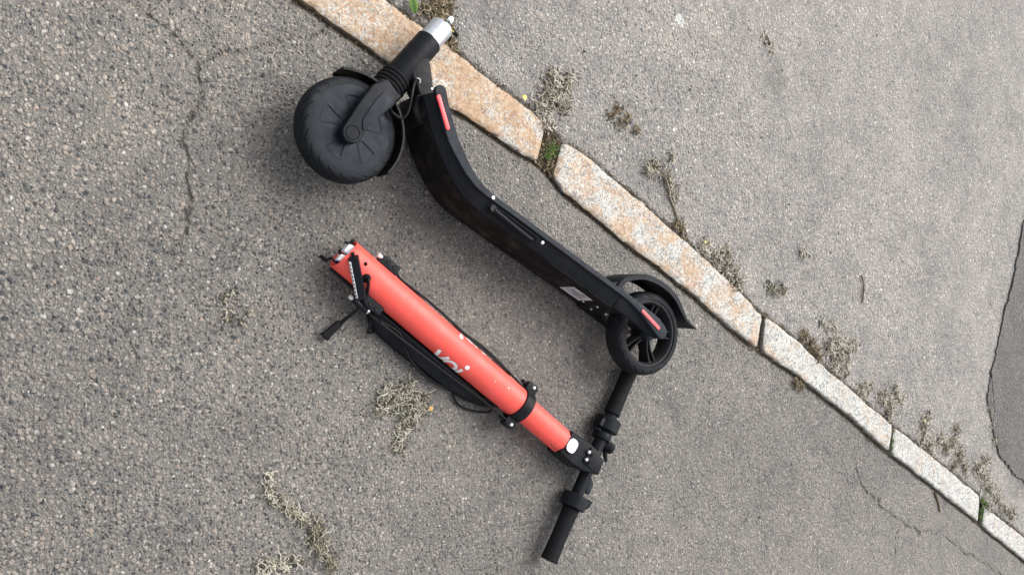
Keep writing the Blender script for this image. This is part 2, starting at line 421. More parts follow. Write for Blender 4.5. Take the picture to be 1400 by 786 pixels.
def polydist(X, Y, lines, cap=.06):
    D = np.full(X.shape, cap)
    Xw = X+.006*vnoise(X, Y, 45, 5)+.012*vnoise(X, Y, 14, 6); Yw = Y+.006*vnoise(X, Y, 45, 7)+.012*vnoise(X, Y, 14, 8)
    for ln, wmul in lines:
        for (ax, ay), (bx, by) in zip(ln[:-1], ln[1:]):
            sel = (X > min(ax, bx)-.1) & (X < max(ax, bx)+.1) & (Y > min(ay, by)-.1) & (Y < max(ay, by)+.1)
            if not sel.any(): continue
            px, py = Xw[sel]-ax, Yw[sel]-ay; dx, dy = bx-ax, by-ay
            t = np.clip((px*dx+py*dy)/(dx*dx+dy*dy), 0, 1)
            D[sel] = np.minimum(D[sel], np.hypot(px-t*dx, py-t*dy)+wmul)
    return D
def gl(pts, z=0.0): return [(P(x, y, z).x, P(x, y, z).y) for x, y in pts]
road_cracks = [(gl([(150, -40), (181, 0), (210, 26), (239, 51), (270, 92), (277, 127), (265, 153), (247, 188), (249, 244), (262, 285), (255, 331), (243, 350)]), 0.0),
               (gl([(267, 84), (300, 71), (341, 76), (377, 58.5), (420, 46), (455, 34)]), .0003),
               (gl([(243, 350), (200, 400), (180, 450), (178, 490), (150, 600)]), .0022),
               (gl([(1172, 645), (1186.5, 675), (1226, 704), (1255, 729), (1290, 734), (1314, 751), (1366, 783), (1420, 815)]), .0),
               (gl([(1299, 704), (1285, 729)]), .0008), (gl([(1230, 714), (1224, 750), (1221, 790)]), .0006)]
pave_cracks = [(gl([(1351, 542), (1355, 575), (1363, 600), (1366, 622)], PAVE), .0)]

def sheet(name, side, edge_x, zbase, rmax, mat, seed, cracks, spots, stain_shade_spots, coarse_fn):
    ys = [-.35]
    while ys[-1] < 5.0: ys.append(ys[-1]+.0046+.0017*max(0, ys[-1]))
    st = .02
    while ys[-1] < 60: ys.append(ys[-1]+st); st *= 1.35
    st = .02; pre = [-.35]
    while pre[-1] > -40: pre.append(pre[-1]-st); st *= 1.35
    ys = np.array(pre[:0:-1]+ys)
    rs = [0, .004, .008, .013]
    while rs[-1] < rmax: rs.append(rs[-1]+.0066)
    st = .02
    while rs[-1] < 60: rs.append(rs[-1]+st); st *= 1.35
    rs = np.array(rs)
    Yg, Rg = np.meshgrid(ys, rs, indexing='ij'); Xg = edge_x(Yg)+side*Rg
    fade = np.clip(1-(np.maximum(Rg-rmax, 0)+np.maximum(Yg-5, 0)+np.maximum(-.35-Yg, 0))/2, 0, 1)
    Z = zbase+fade*(.0022*fbm(Xg, Yg, 2.2, seed, 2)+.0012*fbm(Xg, Yg, 26, seed+3, 2)+.0007*vnoise(Xg, Yg, 120, seed+9))
    crack = polydist(Xg, Yg, cracks)
    Z = Z-.002*np.exp(-(crack/.004)**2)
    Z = Z-.006*np.exp(-(Rg/.008)**2)
    spot = np.zeros_like(Z); stain_shade = np.zeros_like(Z)
    for arr, lst in ((spot, spots), (stain_shade, stain_shade_spots)):
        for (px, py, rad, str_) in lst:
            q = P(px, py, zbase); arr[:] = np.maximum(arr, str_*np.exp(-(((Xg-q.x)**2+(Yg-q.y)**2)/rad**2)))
    co = coarse_fn(Xg, Yg)
    ny, nr = Yg.shape
    idx = np.arange(ny*nr).reshape(ny, nr)
    quads = np.stack([idx[:-1, :-1], idx[:-1, 1:], idx[1:, 1:], idx[1:, :-1]], -1).reshape(-1, 4)
    if side > 0: quads = quads[:, ::1]
    else: quads = quads[:, ::-1]
    co3 = np.stack([Xg, Yg, Z], -1).reshape(-1, 3).astype(np.float32)
    me = bpy.data.meshes.new(name)
    me.vertices.add(len(co3)); me.vertices.foreach_set('co', co3.ravel())
    me.loops.add(quads.size); me.loops.foreach_set('vertex_index', quads.ravel().astype(np.int32))
    me.polygons.add(len(quads)); me.polygons.foreach_set('loop_start', np.arange(0, quads.size, 4, dtype=np.int32))
    me.polygons.foreach_set('loop_total', np.full(len(quads), 4, dtype=np.int32))
    me.polygons.foreach_set('use_smooth', np.ones(len(quads), dtype=bool))
    me.update(calc_edges=True); me.validate()
    for k, a in (('crack', crack), ('edge', Rg), ('coarse', co), ('spot', spot), ('stain_shade', stain_shade)):
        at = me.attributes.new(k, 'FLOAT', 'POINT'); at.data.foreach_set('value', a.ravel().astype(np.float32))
    me.materials.append(mat)
    # make sure the faces look up
    if me.polygons[len(me.polygons)//2].normal.z < 0: me.flip_normals()
    o = bpy.data.objects.new(name, me); COL.objects.link(o); return tag(o, kind='structure')

cb_ = P(300, 300)
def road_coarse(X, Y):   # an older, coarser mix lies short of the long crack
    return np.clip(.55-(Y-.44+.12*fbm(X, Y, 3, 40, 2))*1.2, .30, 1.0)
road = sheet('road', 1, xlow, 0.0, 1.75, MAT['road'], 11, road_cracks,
             [(930, 28, .02, 0)], [(440, 120, .09, .35), (590, 300, .12, .45), (300, 420, .1, .35), (640, 420, .12, .3), (960, 700, .12, .25)], road_coarse)  # dark spots at front wheel, deck and stem paint their shade into the road
tag(road, 'grey worn asphalt road with fine cracks beside the kerb', 'road')
pavement = sheet('pavement', -1, xhigh, PAVE, 2.45, MAT['pave'], 23, pave_cracks,
                 [(930, 27, .022, .95), (934, 36, .012, .8), (1041, 62, .012, .4)], [(1060, 110, .10, .62), (1385, 175, .14, .6), (1045, 90, .08, .4), (860, 150, .05, .62), (1395, 650, .12, .8)],
                 lambda X, Y: np.clip(.55+.25*fbm(X, Y, 2, 60, 2)-.05*Y+.15, .45, 1.0))
tag(pavement, 'pale pinkish grey asphalt pavement behind the granite kerb', 'pavement')

# darker repair patch
pz = PAVE+.0042
rnd = random.Random(3)
edge = [(1420, 250), (1402, 300), (1392, 356), (1382, 400), (1371, 445), (1361, 488), (1355, 515), (1351, 542), (1355, 570), (1361, 596), (1366, 621), (1376, 632), (1388, 648), (1402, 660), (1440, 700)]
ep = catmull([P(x, y, pz) for x, y in edge], 7)
ep = [p+Vector((rnd.gauss(0, .004), rnd.gauss(0, .004), 0)) for p in ep]
ep = ep+[Vector((ep[-1].x+.15, ep[-1].y+1.6, pz)), Vector((ep[0].x-.2, ep[-1].y+1.6, pz))]
nE = len(ep); ctr = sum(ep, Vector())/nE
V = ep+[p+Vector((0, 0, -.03)) for p in ep]
Fc = [tuple(range(nE))]+[(i, (i+1) % nE, nE+(i+1) % nE, nE+i) for i in range(nE)]
patch = mesh_obj('asphalt_patch', V, Fc, MAT['patch'], None, False)
tag(patch, 'darker smooth asphalt repair patch in the pavement', 'asphalt patch', kind='structure')

# kerb: soil bed and its stones
ys = np.concatenate([np.arange(-2.5, 9, .06)])
V = []; Fc = []
for i, y in enumerate(ys):
    xl, xh = float(xlow(y)), float(xhigh(y))
    for t in np.linspace(-.10, 1.10, 9):
        x = xl+(xh-xl)*t; V.append((x, y, -.004+.004*mnoise.noise(Vector((x*30, y*30, 3)))-(.010 if t < 0 or t > 1 else 0)))
for i in range(len(ys)-1):
    for k in range(8): Fc.append((i*9+k, i*9+k+1, (i+1)*9+k+1, (i+1)*9+k))
kerb = mesh_obj('kerb', V, Fc, MAT['soil'], None)
tag(kerb, 'line of pale granite kerb stones set in dark soil', 'kerb', kind='structure')
def resample(pts, n):
    pts = catmull(pts, 12); L = [0]
    for p, q in zip(pts[:-1], pts[1:]): L.append(L[-1]+(q-p).length)
    out = []
    for i in range(n):
        s = L[-1]*i/(n-1); k = max(0, min(len(pts)-2, int(np.searchsorted(L, s))-1))
        t = (s-L[k])/max(1e-9, L[k+1]-L[k]); out.append(pts[k].lerp(pts[k+1], min(1, max(0, t))))
    return out
def kerb_stone(lo, hi, rust, seed):
    L = (hi[-1]-hi[0]).length; seen = -.8 < hi[0].y < 4.6
    n = max(12, int(L/(.0075 if seen else .05))); A = resample(lo, n); B = resample(hi, n); m = 17 if seen else 9
    V = []; ru = []; lw = []
    W = (A[n//2]-B[n//2]).length
    for i in range(n):
        for k in range(m):
            t = k/(m-1); p = A[i].lerp(B[i], t)
            de = min((i/(n-1))*L, (1-i/(n-1))*L); dw = min(t, 1-t)*W
            # rounded corners in plan
            cr = .010
            if de < cr and dw < cr:
                q = math.hypot(cr-de, cr-dw)
                if q > cr:
                    c_ = A[n//2].lerp(B[n//2], .5); mid = A[i].lerp(B[i], .5)
                    sh = (q-cr)*.8; v1 = (mid-p).normalized()*sh; ax_ = (A[n//2]-A[i]).normalized()*sh*.7; p = p+v1+ax_
            d = min(de, dw); rr = .0032
            jit = mnoise.noise(Vector((p.x*55, p.y*55, seed)))*.0028+mnoise.noise(Vector((p.x*16, p.y*16, seed+5)))*.0035
            z = KTOP+.0012*mnoise.noise(Vector((p.x*120, p.y*120, seed+9)))+.0022*mnoise.noise(Vector((p.x*28, p.y*28, seed+2)))
            if d < rr: z -= rr-math.sqrt(max(0, rr*rr-(rr-d)**2))
            if d < .012:
                out = (p-A[n//2].lerp(B[n//2], .5)).normalized(); nrm_ = (A[i]-B[i]).normalized()*(1 if t < .5 else -1)
                p = p+nrm_*jit
            V.append((p.x, p.y, z)); 
            r_ = rust+.25*mnoise.noise(Vector((p.x*9, p.y*9, seed+4)))+(.10 if t < .2 else 0)
            ru.append(r_); lw.append(max(0.0, 1-d/.003)*.22)
    Fc = [(i*m+k, i*m+k+1, (i+1)*m+k+1, (i+1)*m+k) for i in range(n-1) for k in range(m-1)]
    ring = [i*m for i in range(n)]+[(n-1)*m+k for k in range(1, m)]+[i*m+m-1 for i in range(n-2, -1, -1)]+[k for k in range(m-2, 0, -1)]
    o = len(V)
    c_ = (A[n//2]+B[n//2])/2
    for j in ring:
        v = Vector(V[j]); V.append((v.x, v.y, .002)); ru.append(rust); lw.append(.75)
    o2 = len(V)
    for j in ring:
        v = Vector(V[j]); V.append((v.x, v.y, -.05)); ru.append(rust); lw.append(1)
    R = len(ring)
    for j in range(R):
        j2 = (j+1) % R
        Fc.append((ring[j], ring[j2], o+j2, o+j)); Fc.append((o+j, o+j2, o2+j2, o2+j))
    return mesh_obj('kerb_stone', V, Fc, MAT['granite'], kerb, True, {'rust': ru, 'low': lw}, sharp=60)
for i, (lo, hi, ru) in enumerate(stones): kerb_stone(lo, hi, ru, i*3.7)

# ================================================================== the scooter, lying on its right side
O0 = Vector((.08188, 1.32424, 0)); FD = Vector((-.49385, -.86954, 0)).normalized(); UD = Vector((-.86954, .49385, 0)).normalized()
UPZ = Vector((0, 0, 1))
def S(f, u, z): return O0+FD*f+UD*u+UPZ*z
scooter = empty('electric_scooter', O0, math.atan2(FD.y, FD.x))
tag(scooter, 'black electric scooter without its stem lying on its side against the kerb', 'scooter')
W = .15
Ocrv = [(.045, -.017), (.10, -.0155), (.20, -.015), (.30, -.015), (.42, -.015), (.50, -.015), (.545, -.0155), (.575, -.0135), (.600, -.0085), (.629, .004), (.650, .0165), (.672, .0305), (.692, .0465), (.712, .064), (.730, .0815), (.746, .099)]
def smooth2(c, sub=5):
    return [(v.x, v.y) for v in catmull([Vector((a_, b_, 0)) for a_, b_ in c], sub)]
OC = smooth2(Ocrv, 5)
def normals2(c):
    out = []
    for i in range(len(c)):
        a_ = c[max(0, i-1)]; b_ = c[min(len(c)-1, i+1)]; dx, dy = b_[0]-a_[0], b_[1]-a_[1]; l = math.hypot(dx, dy)
        out.append((dy/l, -dx/l))     # towards the underside
    return out
NC = normals2(OC)
def strip_w(i):                        # width of the rail strip along the side
    f = OC[i][0]; return .0095+.012*min(1, max(0, (f-.56)/.12))
def sweep(name, loop_fn, mat, i0=0, i1=None, caps=True, parent=scooter, sharp=30):
    i1 = len(OC) if i1 is None else i1; V = []; Fc = []; m = None
    for i in range(i0, i1):
        lp = loop_fn(i); m = len(lp)
        for d, z in lp: V.append(S(OC[i][0]+NC[i][0]*d, OC[i][1]+NC[i][1]*d, z))
    n_ = i1-i0
    for i in range(n_-1):
        for k in range(m): Fc.append((i*m+k, i*m+(k+1) % m, (i+1)*m+(k+1) % m, (i+1)*m+k))
    if caps: Fc.append(tuple(range(m))); Fc.append(tuple(range((n_-1)*m, n_*m)))
    return mesh_obj(name, V, Fc, mat, parent, True, sharp=sharp)
TH = .037
def deck_loop(i):
    s = strip_w(i); zt = W-.001
    return [(0, .012), (0, W-.012), (.003, zt-.003), (s, zt-.003), (s+.003, zt-.004), (TH-.003, W-.0165), (TH-.0006, W-.0185), (TH-.0006, .0185), (TH-.003, .0165), (s+.003, .006), (s, .004), (.003, .004)]
i_rear = next(i for i, c_ in enumerate(OC) if c_[0] > .118)
deck = sweep('deck', deck_loop, MAT['frame'], i_rear)
# dirty underside panel, a little proud of the deck
def belly_loop(i): return [(TH-.003, .022), (TH-.003, W-.022), (TH+.0012, W-.024), (TH+.0022, W-.028), (TH+.0022, .028), (TH+.0012, .024)]
sweep('underside_panel', belly_loop, MAT['belly'], i_rear+2, len(OC)-3)
# scuffed seam line along the underside edge
mb = MB()
for a_, b_ in ((.36, .26), (.245, .165), (.14, .075)):
    pts = []
    for f in np.linspace(a_, b_, 8): pts.append(S(f, -.015-TH-.0006+rnd.uniform(-.0006, .0006), W-.0185+rnd.uniform(-.0008, .0008)))
    mb.tube(pts, .0006, 5, 2)
mb.obj('scuffed_seam', MAT['rim'], scooter)
# rails on both sides
def rail(side):
    V = []; Fc = []
    zi, zo = (W-.006, W+.0035) if side > 0 else (.006, .0005)
    n_ = len(OC); mid = []
    for i in range(n_):
        s = strip_w(i); z1 = zo
        o_ = [(-.002, zi), (-.002, z1-side*.0012), (-.0008, z1), (s-.0012, z1), (s, z1-side*.0012), (s, zi)]
        for d, z in o_: V.append(S(OC[i][0]+NC[i][0]*d, OC[i][1]+NC[i][1]*d, z))
    m = 6
    for i in range(n_-1):
        for k in range(m-1): Fc.append((i*m+k, i*m+k+1, (i+1)*m+k+1, (i+1)*m+k))
    Fc.append(tuple(range(m)))
    # rounded nose at the front end
    f1, u1 = OC[-1]; nx, ny = NC[-1]; s = strip_w(n_-1); cx, cy = f1+nx*(s/2-.001), u1+ny*(s/2-.001); r = s/2+.001
    dirx, diry = -ny, nx
    base = len(V); st_ = 12
    for k in range(st_+1):
        a_ = math.pi*k/st_; ex = -math.cos(a_)*nx+math.sin(a_)*dirx; ey = -math.cos(a_)*ny+math.sin(a_)*diry
        for rr_, z in ((r, zi), (r, zo-side*.0012), (r-.0012, zo)): V.append(S(cx+ex*rr_, cy+ey*rr_, z))
    for k in range(st_):
        for q in range(2): Fc.append((base+k*3+q, base+(k+1)*3+q, base+(k+1)*3+q+1, base+k*3+q+1))
    Fc.append(tuple(base+k*3+2 for k in range(st_+1)))
    return mesh_obj('side_rail', V, Fc, MAT['rail'], scooter, True, sharp=30)
rail(1); rail(-1)
# rear arms that carry the axle
WC = (.017, -.039)                      # rear axle
for side in (1, -1):
    z0, z1 = (W-.020, W-.0005) if side > 0 else (.0015, .020)
    poly = [(.17, -.0165), (.10, -.0175), (.06, -.0185)]+[(WC[0]+.012+.0175*math.cos(a_), WC[1]+.002+.0185*math.sin(a_)) for a_ in np.linspace(math.radians(100), math.radians(255), 10)]+[(.06, -.0545), (.10, -.0528), (.17, -.0515)]
    arm = MB().prism(poly, z0, z1, .0028, 3, (lambda f, u, z, sd=side: S(f, u, z-(max(0, -.027-u)*.55 if sd > 0 and z > .14 else 0)))).obj('rear_arm', MAT['rail'] if False else MAT['frame'], scooter)
    if side > 0:
        top = [(.165, -.0125), (.10, -.0135), (.055, -.0150), (.035, -.0205)]+[(WC[0]+.011+.0145*math.cos(a_), WC[1]-.0005+.0155*math.sin(a_)) for a_ in np.linspace(math.radians(95), math.radians(235), 9)]+[(.033, -.0535), (.045, -.0495), (.06, -.0445), (.08, -.0385), (.10, -.0335), (.12, -.0293), (.145, -.0258), (.165, -.0245)]
        MB().prism(top, z1-.017, z1+.0046, .0012, 2, S).obj('arm_cap', MAT['rail'], arm)
# reflectors
def reflector(p0, p1, w, z, mat):
    d = Vector((p1[0]-p0[0], p1[1]-p0[1])); l = d.length; d.normalize(); nn = Vector((-d.y, d.x)); poly = []
    for c_, sg in ((p1, 1), (p0, -1)):
        for k in range(9):
            a_ = math.radians(-90+180*k/8); e = d*(sg*math.cos(a_)*w)+nn*(sg*math.sin(a_)*w); poly.append((c_[0]+e.x, c_[1]+e.y))
    return MB().prism(poly, z-.003, z+.0014, .0008, 2, S).obj('reflector', mat, scooter)
tag(reflector((.752, .0795), (.7075, .040), .0044, W+.0035, MAT['reflector']), 'bright red front side reflector')
tag(reflector((.104, -.0255), (.044, -.036), .0042, W+.005, MAT['reflector_worn']), 'scratched faded red rear side reflector')
# kickstand folded into a recess
rec = [(.418, -.0275)]+[(.546+.010*math.cos(a_), -.0355+.0095*math.sin(a_)) for a_ in np.linspace(math.radians(70), math.radians(-110), 9)]+[(.44, -.0475), (.414, -.0365)]
def chz(u): return W-.0045-max(0, (-.028-u))*.50          # height of the sloping side there
def Srec(f, u, z): return S(f, u, chz(u)+z)
MB().prism(rec, -.004, .0022, .001, 2, Srec).obj('kickstand_recess', MAT['frame'], scooter)
inner = [(.424, -.0300)]+[(.545+.007*math.cos(a_), -.0355+.0068*math.sin(a_)) for a_ in np.linspace(math.radians(70), math.radians(-110), 9)]+[(.445, -.0445), (.421, -.0365)]
ks = MB().tube([Srec(.540, -.0365, .006), Srec(.50, -.0385, .0065), Srec(.45, -.0400, .006), Srec(.432, -.0395, .005)], lambda t: .0052-.001*t, 12, 4).obj('kickstand', MAT['plastic'], scooter)
MB().cyl(Srec(.544, -.0355, -.001), Srec(.544, -.0355, .008), .0075, 20).obj('pivot', MAT['cable'], ks)
MB().prism(inner, .0015, .0028, .0004, 1, Srec).obj('recess_floor', MAT['void'], scooter)
for f, u in ((.557, -.0195), (.407, -.0305)):
    z = W+.003 if u > -.025 else chz(u)
    MB().lathe([(.00001, .0022), (.0028, .002), (.0042, .0008), (.0044, -.002)], S(f, u, z), UPZ, 18).obj('screw', MAT['bolt'], scooter)
for f, u in ((.705-.012, .026), (.63, -.012), (.36, -.0205), (.25, -.0205)):
    MB().lathe([(.00001, .0012), (.002, .001), (.0028, 0), (.0028, -.002)], S(f, u, W+.0030), UPZ, 14).obj('screw', MAT['cable'], scooter)
# rating label and screws on the underside
def under(f, z, d=0.0): return S(f, -.015-TH-.0022-d, z)
lab = MB().add([under(.264, .050, .0004), under(.203, .050, .0004), under(.203, .104, .0004), under(.264, .104, .0004)], [(0, 1, 2, 3)]).obj('rating_label', MAT['label'], scooter, False)
for k, (fa, fb, z, h) in enumerate([(.231, .216, .093, .0036), (.256, .222, .0875, .0012), (.258, .214, .0845, .0012), (.256, .228, .0815, .0012), (.240, .214, .0745, .0022), (.256, .212, .070, .001), (.256, .226, .066, .001)]):
    MB().add([under(fa, z, .0008), under(fb, z, .0008), under(fb, z+h, .0008), under(fa, z+h, .0008)], [(0, 1, 2, 3)]).obj('print_line', MAT['ink'], lab, False)
for f, z in ((.197, .062), (.172, .085), (.160, .050), (.137, .078)):
    MB().lathe([(.00001, .002), (.0022, .0016), (.0034, 0), (.0034, -.002)], under(f, z), -UD, 14).obj('screw', MAT['bolt'], scooter)

# wheels
def tyre_mesh(c, ax, R, half, depth, seg=760, groove=True, ref=None):
    """carcass with zigzag tread; c: wheel centre, ax: axle direction"""
    c = Vector(c); ax = Vector(ax).normalized(); e1 = (FD-ax*FD.dot(ax)).normalized(); e2 = ax.cross(e1)
    prof = []
    K = 34
    for k in range(K+1):
        a_ = math.pi*(k/K)                      # from one bead over the crown to the other
        x = -math.cos(a_); y = math.sin(a_)
        h = half*math.copysign(abs(x)**.75, x); r = R-depth+depth*abs(y)**.62
        prof.append((r, h, x))
    V = []; Fc = []
    for i in range(seg):
        th = 2*math.pi*i/seg; d = e1*math.cos(th)+e2*math.sin(th)
        for r, h, x in prof:
            g = 0
            if groove and abs(x) < .985:
                ph = (th*22/(2*math.pi)) % 1.0
                s1 = abs(((ph+abs(x)*2.3) % 1.0)-.5); s2 = abs(((ph-abs(x)*1.6+.35) % 1.0)-.5)
                if .10 < abs(x) < .975: g = .0024*max(0, 1-(s1/.085)**2)
                if .62 < abs(x) < .93: g = max(g, .0010*max(0, 1-(s2/.06)**2))
                if abs(x) < .05: g = .002
            V.append(c+d*(r-g)+ax*h)
    m = K+1
    for i in range(seg):
        j = (i+1) % seg
        for k in range(K): Fc.append((i*m+k, j*m+k, j*m+k+1, i*m+k+1))
    return V, Fc
def subempty(name, parent, c):
    return None
# rear wheel: rim is the part, tyre and spokes hang on it
rc = S(WC[0], WC[1], .077); RR = .0985
rim = MB().lathe([(.0725, -.021), (.0795, -.0205), (.0795, -.0235), (.0770, -.0245), (.0725, -.0235), (.0685, -.018), (.0665, 0), (.0685, .018), (.0725, .0235), (.0770, .0245), (.0795, .0235), (.0795, .0205)], rc, UPZ, 72)
rim.lathe([(.0795, -.0205), (.076, -.018), (.076, .018), (.0795, .0205)], rc, UPZ, 72)
rear = rim.obj('rear_wheel', MAT['rim'], scooter)
v_, f_ = tyre_mesh(rc, UPZ, RR, .0265, .0195)
mesh_obj('tyre', v_, f_, MAT['tyre'], rear, True)
hub = MB().lathe([(.00001, .03), (.010, .03), (.012, .028), (.0165, .026), (.0175, .022), (.0175, -.022), (.012, -.028), (.00001, -.03)], rc, UPZ, 32).obj('hub', MAT['rim'], rear)
A0 = math.atan2(0, 1)+math.radians(12)
for k in range(5):
    for off in (-.115, .115):
        a_ = A0+2*math.pi*k/5+off; b_ = A0+2*math.pi*k/5+off*.75
        d = FD*math.cos(a_)+UD*math.sin(a_); d0 = FD*math.cos(b_+off*.9)+UD*math.sin(b_+off*.9); tn = Vector((-d.y, d.x, 0))
        p0 = rc+d0*.015; p1 = rc+d*.0700; mb = MB(); V = []
        for p, w_, h_ in ((p0, .0034, .017), (p0.lerp(p1, .5), .0022, .014), (p1, .003, .019)):
            V += [p-tn*w_-UPZ*h_, p+tn*w_-UPZ*h_, p+tn*w_+UPZ*(h_-.002), p+tn*w_*.4+UPZ*h_, p-tn*w_*.4+UPZ*h_, p-tn*w_+UPZ*(h_-.002)]
        Fc = []
        for q in range(2):
            for j in range(6): Fc.append((q*6+j, q*6+(j+1) % 6, (q+1)*6+(j+1) % 6, (q+1)*6+j))
        mb.add(V, Fc).obj('spoke', MAT['rim'], rear, sharp=30)
MB().cyl(S(WC[0], WC[1], .012), S(WC[0], WC[1], W-.006), .006, 16).obj('axle', MAT['bolt'], scooter)

# rear mudguard: channel section swept over the wheel, tail kicked out
path = [(.168, .001), (.158, .030), (.135, .052), (.102, .071), (.062, .080), (.022, .081), (-.014, .073), (-.044, .056), (-.070, .044), (-.104, .040)]
path = smooth2(path, 5); pn = normals2(path); V = []; Fc = []
zc = .077; hw = .039; th_ = .0025
for i, ((f, u), (nx, ny)) in enumerate(zip(path, pn)):
    t = i/(len(path)-1); nx, ny = -nx, -ny      # inwards
    if (f-WC[0])*nx+(u-WC[1])*ny > 0: nx, ny = -nx, -ny
    fl = .013*(1-max(0, (t-.70)/.30)*.75); hw_ = hw*(1-.10*max(0, (t-.7)/.3))
    lp = [(fl, -hw_), (0.002, -hw_), (0, -hw_+.002), (0, hw_-.002), (.002, hw_), (fl, hw_), (fl, hw_-th_), (th_+.001, hw_-th_), (th_, hw_-th_-.001), (th_, -hw_+th_+.001), (th_+.001, -hw_+th_), (fl, -hw_+th_)]
    for d, h in lp: V.append(S(f+nx*d, u+ny*d, zc+h))
m = 12
for i in range(len(path)-1):
    for k in range(m): Fc.append((i*m+k, i*m+(k+1) % m, (i+1)*m+(k+1) % m, (i+1)*m+k))
Fc.append(tuple(range(m))); Fc.append(tuple(range((len(path)-1)*m, len(path)*m)))
fend = mesh_obj('rear_mudguard', V, Fc, MAT['plastic'], scooter, True, sharp=35)
# the bridge between mudguard and deck
MB().prism([(.118, -.018), (.172, -.018), (.176, .006), (.160, .020), (.140, .010)], zc-.032, zc+.032, .003, 2, S).obj('mudguard_bracket', MAT['plastic'], scooter)

# front end: steering axis leans back, wheel turned slightly
AX = Vector((.8575, -.052)); HB = Vector((.818, .096)); HT = Vector((.7915, .243))
def sax(t): return HB+(HT-HB)*t
hz = .078
h0, h1 = S(.8205, .085, hz-.002), S(.7975, .2005, hz-.004); hd = (h1-h0).normalized()
head = MB().lathe([(.020, -.002), (.0262, -.002), (.0272, 0), (.0272, (h1-h0).length-.0015), (.0258, (h1-h0).length), (.0225, (h1-h0).length)], h0, hd, 56).obj('head_tube', MAT['frame'], scooter)
Ls = .044
seg = 72; V = []; Fc = []
for i in range(seg):
    a_ = 2*math.pi*i/seg; e1 = hd.orthogonal().normalized(); e2 = hd.cross(e1); d = e1*math.cos(a_)+e2*math.sin(a_)
    tear = .0045*mnoise.noise(Vector((math.cos(a_)*2.2, math.sin(a_)*2.2, 4)))+.003*mnoise.noise(Vector((math.cos(a_)*6, math.sin(a_)*6, 1)))
    for r, h in ((.0246, -.01), (.0246, Ls+tear), (.0222, Ls+tear), (.0222, -.01)): V.append(h1+d*r+hd*h)
for i in range(seg):
    j = (i+1) % seg
    for k in range(3): Fc.append((i*4+k, j*4+k, j*4+k+1, i*4+k+1))
sil = mesh_obj('broken_steering_tube', V, Fc, MAT['alu'], scooter, True, sharp=40)
MB().cyl(h1-hd*.004, h1+hd*.012, .0222, 32).obj('tube_plug', MAT['void'], scooter)
e1 = UPZ-hd*hd.z; e1.normalize(); e2 = hd.cross(e1)
tipc = h1+hd*Ls
def wire(name, pts, r, mat, parent, sides=8, sub=6): return MB().tube(pts, r, sides, sub).obj(name, mat, parent)
wire('wire', [h1+hd*.02+e1*.004, tipc-hd*.004+e1*.006, P(609, 35, .066), P(614, 31, .058)], .0026, MAT['cable'], scooter)
MB().cyl(P(613, 31, .060), P(617, 26, .052), .0062, 12, .001).obj('connector', MAT['white'], scooter)
wire('wire', [h1+hd*.02, tipc-hd*.004, P(610, 37, .060), P(615, 39, .048), P(620, 44, .036)], .0017, MAT['copper'], scooter)
MB().cyl(P(618, 41, .036), P(625, 49, .026), .0048, 12, .001).obj('connector', MAT['cable'], scooter)
wire('wire', [h1+hd*.02-e1*.004, tipc-e1*.006, P(612, 40, .050), P(617, 42, .036), P(620, 47, .020)], .0017, MAT['copper'], scooter)
wire('wire', [h1+hd*.02-e1*.004, tipc-e1*.004, P(611, 42, .046), P(616, 49, .030), P(614, 57, .020)], .0022, MAT['cable'], scooter)
# neck between head tube and deck
neck = [(.812, .118), (.805, .150), (.788, .160), (.781, .152), (.768, .136), (.746, .108), (.735, .090), (.752, .070), (.768, .082), (.792, .098)]
MB().prism(neck, hz-.024, hz+.0225, .006, 3, S).obj('neck', MAT['frame'], scooter)
MB().lathe([(.00001, .0016), (.0018, .0014), (.0026, 0), (.0026, -.002)], S(.7545, .110, hz+.0225), UPZ, 14).obj('screw', MAT['bolt'], scooter)
MB().prism([(.735, .065), (.765, .085), (.778, .078), (.770, .045), (.745, .030), (.722, .045)], .030, .112, .006, 3, S).obj('deck_nose', MAT['frame'], scooter)
# rubber bellows
bellow_prof = []
nb = 5; bl = .046
for k in range(nb*8+1):
    t = k/(nb*8); bellow_prof.append((.0268+.0040*abs(math.sin(math.pi*nb*t))**.7+.0016*math.sin(math.pi*t), t*bl))
b0 = h0-hd*.035
MB().lathe([(.01, 0)]+bellow_prof+[(.01, bl)], b0, hd, 56).obj('bellows', MAT['rubber'], scooter, sharp=None)
# fork: crown and two blades
fz = hz
TILT = math.radians(0)
crown = [(.862, .034), (.853, .068), (.800, .060), (.806, .022), (.835, .020)]
fork = MB().prism([(.859, .030), (.850, .062), (.8005, .054), (.809, .020)], fz-.040, fz+.036, .008, 3, S).obj('fork', MAT['plastic'], scooter)
def blade_poly(k):
    c_ = Vector((.8530, -.0705)); r = .0190*k
    return [(c_.x+r*math.cos(a_), c_.y+r*math.sin(a_)) for a_ in np.linspace(math.radians(0), math.radians(-180), 12)]+[(.8325-.002*(1-k)*10, -.040), (.8115+.02*(1-k), .020-.03*(1-k)), (.815, .045-.05*(1-k)), (.846-.02*(1-k), .056-.06*(1-k)), (.864-.02*(1-k), .030-.05*(1-k)), (.8695, -.02)]
for zz in ((fz+.033, fz+.053), (fz-.055, fz-.035)):
    bl_ = MB().prism(blade_poly(1.0), zz[0], zz[1], .0035, 3, S).obj('fork_blade', MAT['plastic'], fork)
    if zz[0] > fz:
        pan = [(.843, -.052), (.8375, -.0555), (.8335, -.048), (.8195, .012), (.820, .026), (.841, .031), (.8465, .010), (.850, -.038)]
        MB().prism(pan, zz[1]-.003, zz[1]+.0028, .0016, 2, S).obj('blade_panel', MAT['rail'], fork)
        MB().lathe([(.0138, -.003), (.0138, .0004), (.0128, .0012), (.0115, -.0006), (.00001, -.0002)], S(.8530, -.0705, zz[1]), UPZ, 28).obj('axle_cap', MAT['cable'], fork)
